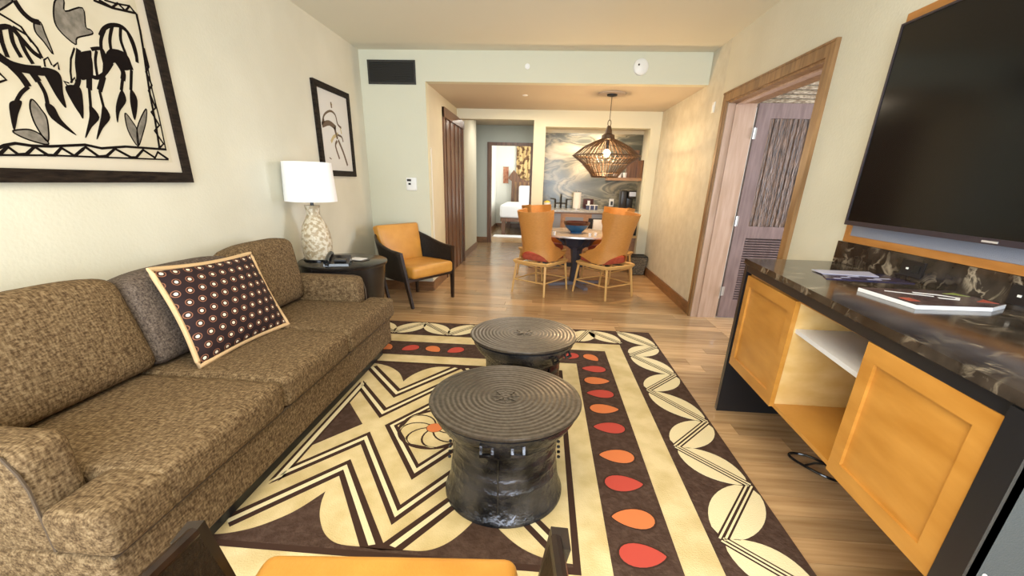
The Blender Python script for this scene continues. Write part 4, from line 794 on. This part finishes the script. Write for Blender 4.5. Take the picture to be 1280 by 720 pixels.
# ================================================================ dining set
def lerp_tab(tab, x):
    for (a,b),(c_,d) in zip(tab, tab[1:]):
        if x <= c_: f = (x-a)/(c_-a); f = f*f*(3-2*f); return b+(d-b)*f
    return tab[-1][1]
ATAB = [(0.43,0.72),(0.49,0.68),(0.56,0.54),(0.63,0.40),(0.71,0.335),(0.78,0.345),(0.88,0.39),(0.97,0.44),(1.06,0.46)]
RTAB = [(0.43,0.245),(0.60,0.205),(0.80,0.200),(1.06,0.212)]
def chair_pt(s_, z, ins=0.0):
    A = lerp_tab(ATAB, z); r_ = lerp_tab(RTAB, z)-ins; a = s_*A; q = r_*R90
    if abs(a) < q: x, y = r_*math.sin(a/r_), -r_*math.cos(a/r_)
    else: x = math.copysign(r_, a)*(1+0.12*(abs(a)-q)); y = abs(a)-q
    return Vector((x, y-0.04-0.29*(z-0.43), z))
def dining_chair(label, loc, rz):
    t = thing('rattan_dining_chair', label, 'chair', loc, rz, 'rattan barrel-back chairs around the dining table')
    NS_, NZ = 48, 26
    def zlo(s_):
        x = abs(s_); 
        if x < 0.34: return 0.435+0.125*math.cos(math.pi*x/0.68)**0.55
        if x > 0.56: return 0.435+0.07*(x-0.56)/0.44
        return 0.435
    def zhi(s_): return 1.045+0.03*abs(s_)**2
    def shell(bm):
        V = {}
        for side, ins in ((0,0.0),(1,0.014)):
            for i in range(NS_+1):
                s_ = -1+2*i/NS_
                for j in range(NZ+1):
                    z = zlo(s_)+(zhi(s_)-zlo(s_))*j/NZ; V[side,i,j] = bm.verts.new(chair_pt(s_, z, ins))
        for i in range(NS_):
            for j in range(NZ):
                for sd in (0,1): bm.faces.new([V[sd,i,j],V[sd,i+1,j],V[sd,i+1,j+1],V[sd,i,j+1]])
            for j in (0,NZ): bm.faces.new([V[0,i,j],V[0,i+1,j],V[1,i+1,j],V[1,i,j]])
        for i in (0,NS_):
            for j in range(NZ): bm.faces.new([V[0,i,j],V[0,i,j+1],V[1,i,j+1],V[1,i,j]])
    part('barrel_back', MT['rattan'], t, shell, True, 'woven honey rattan barrel back')
    ring = [(0.25,-0.27),(0.265,-0.20),(0.275,0.20),(0.25,0.26),(0.18,0.275),(-0.18,0.275),(-0.25,0.26),(-0.275,0.20),(-0.265,-0.20),(-0.25,-0.27),(-0.12,-0.295),(0.12,-0.295)]
    part('seat_rail', MT['rattan_light'], t, lambda bm: (tube(bm, [(x,y,0.415) for x,y in ring], 0.017, 8, closed=True), tube(bm, [(x*0.97,y*0.97,0.392) for x,y in ring], 0.010, 8, closed=True)), True)
    feet = [(-0.25,-0.30),(0.25,-0.30),(0.25,0.30),(-0.25,0.30)]; tops = [(-0.22,-0.25),(0.22,-0.25),(0.235,0.235),(-0.235,0.235)]
    for (fx,fy),(tx_,ty) in zip(feet, tops): part('leg', MT['rattan_light'], t, lambda bm: tube(bm, [(fx,fy,0),(fx*0.97+tx_*0.03,fy*0.97+ty*0.03,0.02),(tx_,ty,0.41)], [0.012,0.0135,0.0165], 8), True)
    def q(i, z): f = z/0.41; return (feet[i][0]*(1-f)+tops[i][0]*f, feet[i][1]*(1-f)+tops[i][1]*f, z)
    for i in range(4): part('stretcher', MT['rattan_light'], t, lambda bm: tube(bm, [q(i,0.17),q((i+1)%4,0.17)], 0.009, 8), True)
    part('seat_cushion', MT['rust'], t, lambda bm: rbox(bm,-0.198,0.198,-0.175,0.27,0.427,0.515,r=0.03,puff=0.3,seg=6), True, 'rust red seat cushion')
    return t
base_chair = dining_chair('rattan barrel-back dining chair at the near left of the table', (0.005,5.64,0), math.atan2(-0.317,0.51))
def place(label, loc, rz):
    c = copy_tree(base_chair); c['label'] = label; c.location = loc; c.rotation_euler = (0,0,rz); return c
place('rattan barrel-back dining chair at the near right of the table', (0.84,5.59,0), math.atan2(0.40,0.50))
place('rattan dining chair at the far left of the table, hidden behind the near left chair', (0.02,6.62,0), math.atan2(-0.45,-0.5))
place('rattan dining chair at the far right of the table, behind the near right chair', (1.02,6.55,0), math.atan2(0.45,-0.5))
t = thing('dining_table', 'round dining table with pale metal edge and dark tapered pedestal', 'table', (0.50,6.10,0))
part('table_top', MT['tabletop'], t, lambda bm: lathe(bm, [(0,0.722),(0.585,0.722),(0.585,0.742),(0,0.742)], 72), True)
part('metal_edge', MT['metal'], t, lambda bm: lathe(bm, [(0.585,0.722),(0.60,0.722),(0.60,0.743),(0.585,0.743),(0.585,0.722)], 72), True, 'bright metal rim')
part('pedestal', MT['ped'], t, lambda bm: (lathe(bm, [(0,0.722),(0.26,0.722),(0.27,0.70),(0.20,0.56),(0.0,0.54)], 8), lathe(bm, [(0.0,0.56),(0.09,0.56),(0.06,0.30),(0.075,0.05),(0,0.05)], 8)))
for i in range(4):
    a = i*R90+0.35
    part('base_foot', MT['pedlight'], t, lambda bm: bar(bm, (0,0,0.03),(0.40*math.cos(a),0.40*math.sin(a),0.02),0.09,0.06,0.05,0.035,side=(-math.sin(a),math.cos(a),0)))
    part('brace', MT['ped'], t, lambda bm: bar(bm, (0.05*math.cos(a),0.05*math.sin(a),0.5),(0.38*math.cos(a),0.38*math.sin(a),0.715),0.06,0.05,0.02,0.02,side=(-math.sin(a),math.cos(a),0)))
t = thing('ceramic_bowl', 'blue glazed bowl with brown rim in the middle of the dining table', 'bowl', (0.47,6.02,0.743))
part('bowl_body', MT['bowlblue'], t, lambda bm: lathe(bm, [(0,0.0),(0.085,0.0),(0.08,0.012),(0.10,0.03),(0.150,0.075),(0.172,0.115),(0.166,0.115),(0.143,0.078),(0.09,0.034),(0,0.026)], 48), True)
part('bowl_rim', MT['bowlbrown'], t, lambda bm: lathe(bm, [(0.172,0.112),(0.181,0.148),(0.176,0.150),(0.164,0.112),(0.172,0.112)], 48), True, 'dark brown glazed rim')
for i,(gx,gy) in enumerate(((0.62,5.62),(0.70,5.70),(0.83,5.72),(0.16,5.68))):
    t = thing('reflection_cup', ('small white cup standing for a reflection at the front edge of the dining table','small white cup standing for a reflection just behind the front one on the table','small white cup standing for a reflection near the right chair on the table','small white cup standing for a reflection beside the left chair on the table')[i], 'glass', (gx,gy,0.743), 0, 'painted reflections on the dining table')
    part('cup', MT['paper'], t, lambda bm: lathe(bm, [(0,0),(0.017,0),(0.020,0.045),(0.016,0.045),(0.013,0.005),(0,0.005)], 14), True)  # opaque white cups stand for pale reflections on the table top
# waste basket
t = thing('wicker_basket', 'square dark wicker waste basket in the corner behind the dining chairs', 'basket', (1.585,7.05,0.0))
def wick(bm):
    for lv in range(12):
        z = 0.005+lv*0.024; s0 = 0.092+0.032*(z/0.30)
        for k in range(4):
            a = k*R90; c_, s_ = math.cos(a), math.sin(a)
            def rr(x,y): return (x*c_-y*s_, x*s_+y*c_)
            pts = []
            for j in range(7):
                x = -s0+2*s0*j/6; y = s0+(0.004 if (j+lv)%2 else -0.004); X_, Y_ = rr(x,y); pts.append((X_,Y_,z+0.012))
            tube(bm, pts, 0.0125, 5)
part('woven_body', MT['wicker'], t, wick, True)
part('liner', MT['black'], t, lambda bm: m8(bm, [(-0.085,-0.085,0.004),(0.085,-0.085,0.004),(0.085,0.085,0.004),(-0.085,0.085,0.004),(-0.112,-0.112,0.292),(0.112,-0.112,0.292),(0.112,0.112,0.292),(-0.112,0.112,0.292)]))
part('rim', MT['black'], t, lambda bm: tube(bm, [(-0.125,-0.125,0.297),(0.125,-0.125,0.297),(0.125,0.125,0.297),(-0.125,0.125,0.297)], 0.012, 6, closed=True), True)
# ================================================================ pendant lamp
PX, PY = 0.775, 5.93
t = thing('pendant_lamp', 'double-cone dark cane pendant lamp hanging over the dining table', 'lamp', (PX,PY,CL))
ZE, ZT, ZB_ = 1.725-CL, 1.925-CL, 1.475-CL
part('ceiling_medallion', MT['canopyplate'], t, lambda bm: lathe(bm, [(0,0),(0.17,0),(0.165,-0.006),(0,-0.008)], 40), True)
part('ceiling_canopy', MT['kblack'], t, lambda bm: lathe(bm, [(0,-0.008),(0.065,-0.008),(0.06,-0.025),(0.02,-0.035),(0,-0.036)], 28), True)
part('cord', MT['kblack'], t, lambda bm: tube(bm, [(0,0,-0.03),(0,0,2.135-CL)], 0.004, 6), True)
part('hanging_ring', MT['pendant'], t, lambda bm: tube(bm, [(0.020*math.cos(k/16*2*math.pi),0,2.105-CL+0.036*math.sin(k/16*2*math.pi)) for k in range(16)], 0.005, 6, closed=True), True)
part('top_collar', MT['pendant'], t, lambda bm: lathe(bm, [(0,2.075-CL),(0.022,2.075-CL),(0.040,2.02-CL),(0.045,1.985-CL),(0.078,1.97-CL),(0.085,1.925-CL),(0.07,1.915-CL),(0,1.915-CL)], 28), True)
def rib(bm, w_=0.0042):
    pts = [(0.08,ZT),(0.17,ZT-0.035),(0.30,ZT-0.10),(0.428,ZE),(0.30,ZE-0.09),(0.20,ZB_+0.05),(0.165,ZB_)]
    for (a,b),(c_,d) in zip(pts, pts[1:]): bar(bm, (a,0,b),(c_,0,d),w_,w_,0.010,0.010,side=(0,1,0))
bm = bmesh.new(); rib(bm); r0 = obj('cane_rib', bm, MT['pendant'], t)
NR = 44
for k in range(1,NR):
    c_ = r0.copy(); COL.objects.link(c_); c_.parent = t; c_.rotation_euler = (0,0,k/NR*2*math.pi)
def irib(bm):
    pts = [(0.075,ZT),(0.20,ZT-0.11),(0.27,ZE-0.01),(0.22,ZE-0.12),(0.15,ZB_+0.01)]
    for (a,b),(c2,d) in zip(pts, pts[1:]): bar(bm, (a,0,b),(c2,0,d),0.003,0.003,0.007,0.007,side=(0,1,0))
bm = bmesh.new(); irib(bm); r1 = obj('inner_rib', bm, MT['pendant'], t)
for k in range(1,22):
    c_ = r1.copy(); COL.objects.link(c_); c_.parent = t; c_.rotation_euler = (0,0,(k+0.5)/22*2*math.pi)
for r_, z, w_ in ((0.428,ZE,0.008),(0.30,ZT-0.10,0.003),(0.30,ZE-0.09,0.004),(0.20,ZB_+0.05,0.004),(0.165,ZB_,0.009),(0.17,ZT-0.035,0.003),(0.27,ZE-0.01,0.003),(0.37,ZE-0.045,0.003)):
    part('ring', MT['pendant'], t, lambda bm: tube(bm, [(r_*math.cos(k/48*2*math.pi),r_*math.sin(k/48*2*math.pi),z) for k in range(48)], w_, 6, closed=True), True)
part('lamp_holder', MT['kblack'], t, lambda bm: tube(bm, [(0,0,ZT-0.01),(0,0,ZE+0.085)], 0.02, 12), True)
part('bulb', MT['bulb'], t, lambda bm: bmesh.ops.create_uvsphere(bm, u_segments=20, v_segments=12, radius=0.045, matrix=Matrix.Translation((0,0,ZE+0.035))), True)
pl_ = point('pendant_light', (PX,PY,1.70), 60, (1.0,0.66,0.34), 0.045)
# ================================================================ kitchenette
t = thing('kitchen_base_cabinet', 'low kitchenette base cabinet with grey-blue and brown drawer fronts', 'cabinet', (0.80,7.72,0))
B('carcass', MT['kwood'], t, (-0.815,0.855,-0.30,0.355,0.08,0.93)); B('toe_kick', MT['black'], t, (-0.815,0.855,-0.26,0.35,0.0,0.08))
B('drawer_front', MT['kgrey'], t, (-0.80,-0.50,-0.32,-0.30,0.60,0.90)); B('drawer_front', MT['kgrey'], t, (-0.42,-0.12,-0.32,-0.30,0.68,0.85))
B('drawer_frame', MT['kwood'], t, (-0.47,-0.07,-0.315,-0.30,0.60,0.91)); B('open_shelf', MT['maple_light'], t, (-0.80,0.83,-0.40,-0.30,0.55,0.58))
B('drawer_front', MT['kgrey'], t, (0.02,0.83,-0.315,-0.30,0.84,0.91)); B('appliance_surround', MT['kblack'], t, (-0.03,0.83,-0.305,-0.30,0.58,0.84))
B('lower_panel', MT['kwood'], t, (-0.80,0.83,-0.31,-0.30,0.10,0.54))
t = thing('white_ice_box', 'white rectangular box under the kitchenette counter', 'box', (1.08,7.37,0.585))
part('body', MT['paper'], t, lambda bm: rbox(bm,-0.235,0.235,-0.05,0.04,0,0.24,r=0.012,seg=1), True)
ct2 = thing('kitchen_countertop', 'grey stone kitchenette counter', 'countertop', (0.82,7.70,0.93))
B('slab', MT['stonegrey'], ct2, (-0.835,0.835,-0.34,0.375,0.001,0.035))
t = thing('marble_backsplash', 'tall grey-green veined marble backsplash of the kitchenette', 'backsplash', (0.80,8.078,0.966))
B('slab', MT['backsplash'], t, (-0.82,0.85,-0.015,0.0,0,1.23))
KZ = 0.9655
t = thing('bridge_faucet', 'black bridge faucet on the kitchenette counter', 'faucet', (0.31,7.90,KZ))
part('spout', MT['kblack'], t, lambda bm: tube(bm, [(0,0,0),(0,0,0.20),(0,-0.02,0.235),(0,-0.07,0.235),(0,-0.10,0.20)], 0.014, 8), True)
part('bridge', MT['kblack'], t, lambda bm: tube(bm, [(-0.10,0,0.08),(0.10,0,0.08)], 0.010, 8), True)
for x in (-0.10,0.10):
    part('handle', MT['kblack'], t, lambda bm: (tube(bm, [(x,0,0),(x,0,0.15)], 0.012, 8), tube(bm, [(x,0,0.15),(x*1.9,0,0.155)], 0.008, 8)), True)
t = thing('paper_towel_roll', 'upright white paper towel roll beside the black faucet', 'paper towel', (0.575,7.72,KZ))
part('roll', MT['towel'], t, lambda bm: lathe(bm, [(0.02,0.012),(0.066,0.012),(0.066,0.275),(0.02,0.275),(0.02,0.012)], 28), True)
part('stand', MT['steel'], t, lambda bm: (lathe(bm, [(0,0),(0.075,0),(0.075,0.010),(0,0.010)], 28), tube(bm, [(0,0,0.01),(0,0,0.31)], 0.006, 8)), True)
t = thing('yellow_topped_cup', 'white cup with yellow top at the left end of the kitchenette counter', 'cup', (0.06,7.66,KZ))
part('cup', MT['paper'], t, lambda bm: lathe(bm, [(0,0),(0.05,0),(0.058,0.10),(0,0.10)], 20), True); part('lid', MT['yellow'], t, lambda bm: lathe(bm, [(0,0.10),(0.058,0.10),(0.045,0.118),(0.01,0.125),(0,0.135)], 20), True)
t = thing('brown_canister', 'brown canister with white label behind the navy tray', 'canister', (0.80,7.93,KZ))
B('body', MT['bowlbrown'], t, (-0.10,0.08,-0.05,0.05,0,0.17)); B('label_patch', MT['paper'], t, (-0.025,0.02,-0.053,-0.05,0.05,0.14))
t = thing('condiment_tray', 'navy tray with white rim and small cups on the kitchenette counter', 'tray', (0.84,7.70,KZ))
B('box', MT['navy'], t, (-0.10,0.09,-0.05,0.05,0.0,0.07)); B('rim', MT['paper'], t, (-0.105,0.095,-0.055,0.055,0.07,0.078)); B('divider', MT['paper'], t, (-0.045,-0.033,-0.053,-0.05,0,0.07),(0.035,0.047,-0.053,-0.05,0,0.07))
t = thing('kitchen_outlet', 'white outlet with a black plug on the marble backsplash', 'outlet', (1.22,8.063,1.075))
B('plate', MT['white'], t, (-0.04,0.04,-0.008,0,-0.065,0.065)); B('plug', MT['kblack'], t, (-0.015,0.02,-0.04,-0.008,-0.04,0.025))
t = thing('coffee_maker', 'black single-serve coffee maker on the kitchenette counter', 'coffee maker', (1.44,7.70,KZ))
part('water_tank', MT['kblack'], t, lambda bm: rbox(bm,-0.14,-0.03,-0.08,0.09,0,0.33,r=0.02,seg=1), True)
part('tower', MT['kblack'], t, lambda bm: rbox(bm,-0.03,0.09,0.0,0.10,0,0.30,r=0.02,seg=1), True)
part('brew_head', MT['kblack'], t, lambda bm: rbox(bm,-0.02,0.11,-0.12,0.08,0.20,0.33,r=0.02,seg=1), True)
B('silver_band', MT['steel'], t, (-0.01,0.10,-0.123,-0.118,0.24,0.31)); B('drip_tray', MT['kblack'], t, (-0.02,0.11,-0.12,0.0,0,0.045))
t = thing('wall_shelf', 'brown wooden shelf high on the right of the kitchenette backsplash', 'shelf', (1.42,7.93,1.50))
B('board', MT['kwood'], t, (-0.35,0.235,-0.12,0.132,-0.05,0.0)); B('side_panel', MT['darkwood'], t, (0.19,0.235,-0.12,0.132,0.0,0.28)); B('back_panel', MT['darkwood'], t, (0.0,0.19,0.11,0.132,0.0,0.45))
for i in range(3):
    o = part('shelf_cup', MT['paper'], None, lambda bm: lathe(bm, [(0,0),(0.03,0),(0.037,0.08),(0.033,0.08),(0.026,0.006),(0,0.006)], 16), True)
    o.location = (1.21+i*0.085,7.92,1.5005); tag(o, ('leftmost pale cup on the brown kitchenette shelf','middle pale cup on the brown kitchenette shelf','rightmost pale cup on the brown kitchenette shelf')[i], 'cup', 'cups on the kitchenette shelf')
# ================================================================ far bedroom
t = thing('bed', 'white made bed with dark carved headboard in the far bedroom', 'bed', (-0.35,12.76,0))
B('bed_frame', MT['darkwood'], t, (-0.80,0.80,-0.98,0.98,0.36,0.45)); part('mattress', MT['bedwhite'], t, lambda bm: rbox(bm,-0.82,0.82,-1.0,0.96,0.452,0.80,r=0.08,puff=0.05,seg=4), True)
for x in (-0.72,0.72):
    for y in (-0.88,0.88): B('bed_leg', MT['darkwood'], t, (x-0.05,x+0.05,y-0.05,y+0.05,0,0.36))
hp = [(-0.68,0.3),(-0.60,0.3),(0.68,0.3),(0.68,1.55),(0.45,1.47),(0.2,1.42),(0,1.40),(-0.2,1.42),(-0.42,1.50),(-0.50,1.62),(-0.60,1.72),(-0.70,1.60),(-0.78,1.48),(-0.66,1.40)]
part('headboard', MT['darkwood'], t, lambda bm: prism(bm, hp, 1.0, 1.06, lambda a,b,z: (a,z,b)), label='dark carved headboard with curved horned top')
for i in range(9): B('headboard_slat', MT['casing'], t, (-0.56+i*0.135,-0.50+i*0.135,0.985,1.0,0.8,1.38))
part('bed_pillow', MT['bedwhite'], t, lambda bm: (rbox(bm,-0.42,0.14,0.72,0.86,0.79,1.28,r=0.06,puff=0.3,seg=4,axis=1)), True)
t = thing('patterned_curtain', 'ochre curtain with dark brown circles beside the far bed', 'curtain', (-0.62,13.90,1.1))
def curt(bm):
    n = 40; A = []
    for i in range(n+1):
        x = -0.27+1.0*i/n; y = 0.02*math.sin(i*1.1); A.append((x,y))
    for k in range(n):
        (a,b),(c_,d) = A[k],A[k+1]; m8(bm, [(a,b,0),(c_,d,0),(c_,d+0.008,0),(a,b+0.008,0),(a,b,1.55),(c_,d,1.55),(c_,d+0.008,1.55),(a,b+0.008,1.55)])
part('cloth', MT['ochre'], t, curt, True)
t = thing('red_print', 'narrow red-brown print on the far bedroom wall', 'picture', (-1.21,13.95,1.34))
B('print_sheet', MT['redart'], t, (-0.08,0.08,-0.02,0,0,0.46)); B('frame_edge', MT['casing'], t, (-0.09,0.09,-0.015,0,-0.01,0),(-0.09,0.09,-0.015,0,0.46,0.47))
t = thing('bedside_mat', 'pale mat on the floor beside the far bed', 'mat', (-0.95,11.50,0.001))
B('pile', MT['bedwhite'], t, (-0.35,0.45,-0.22,0.22,0,0.015))
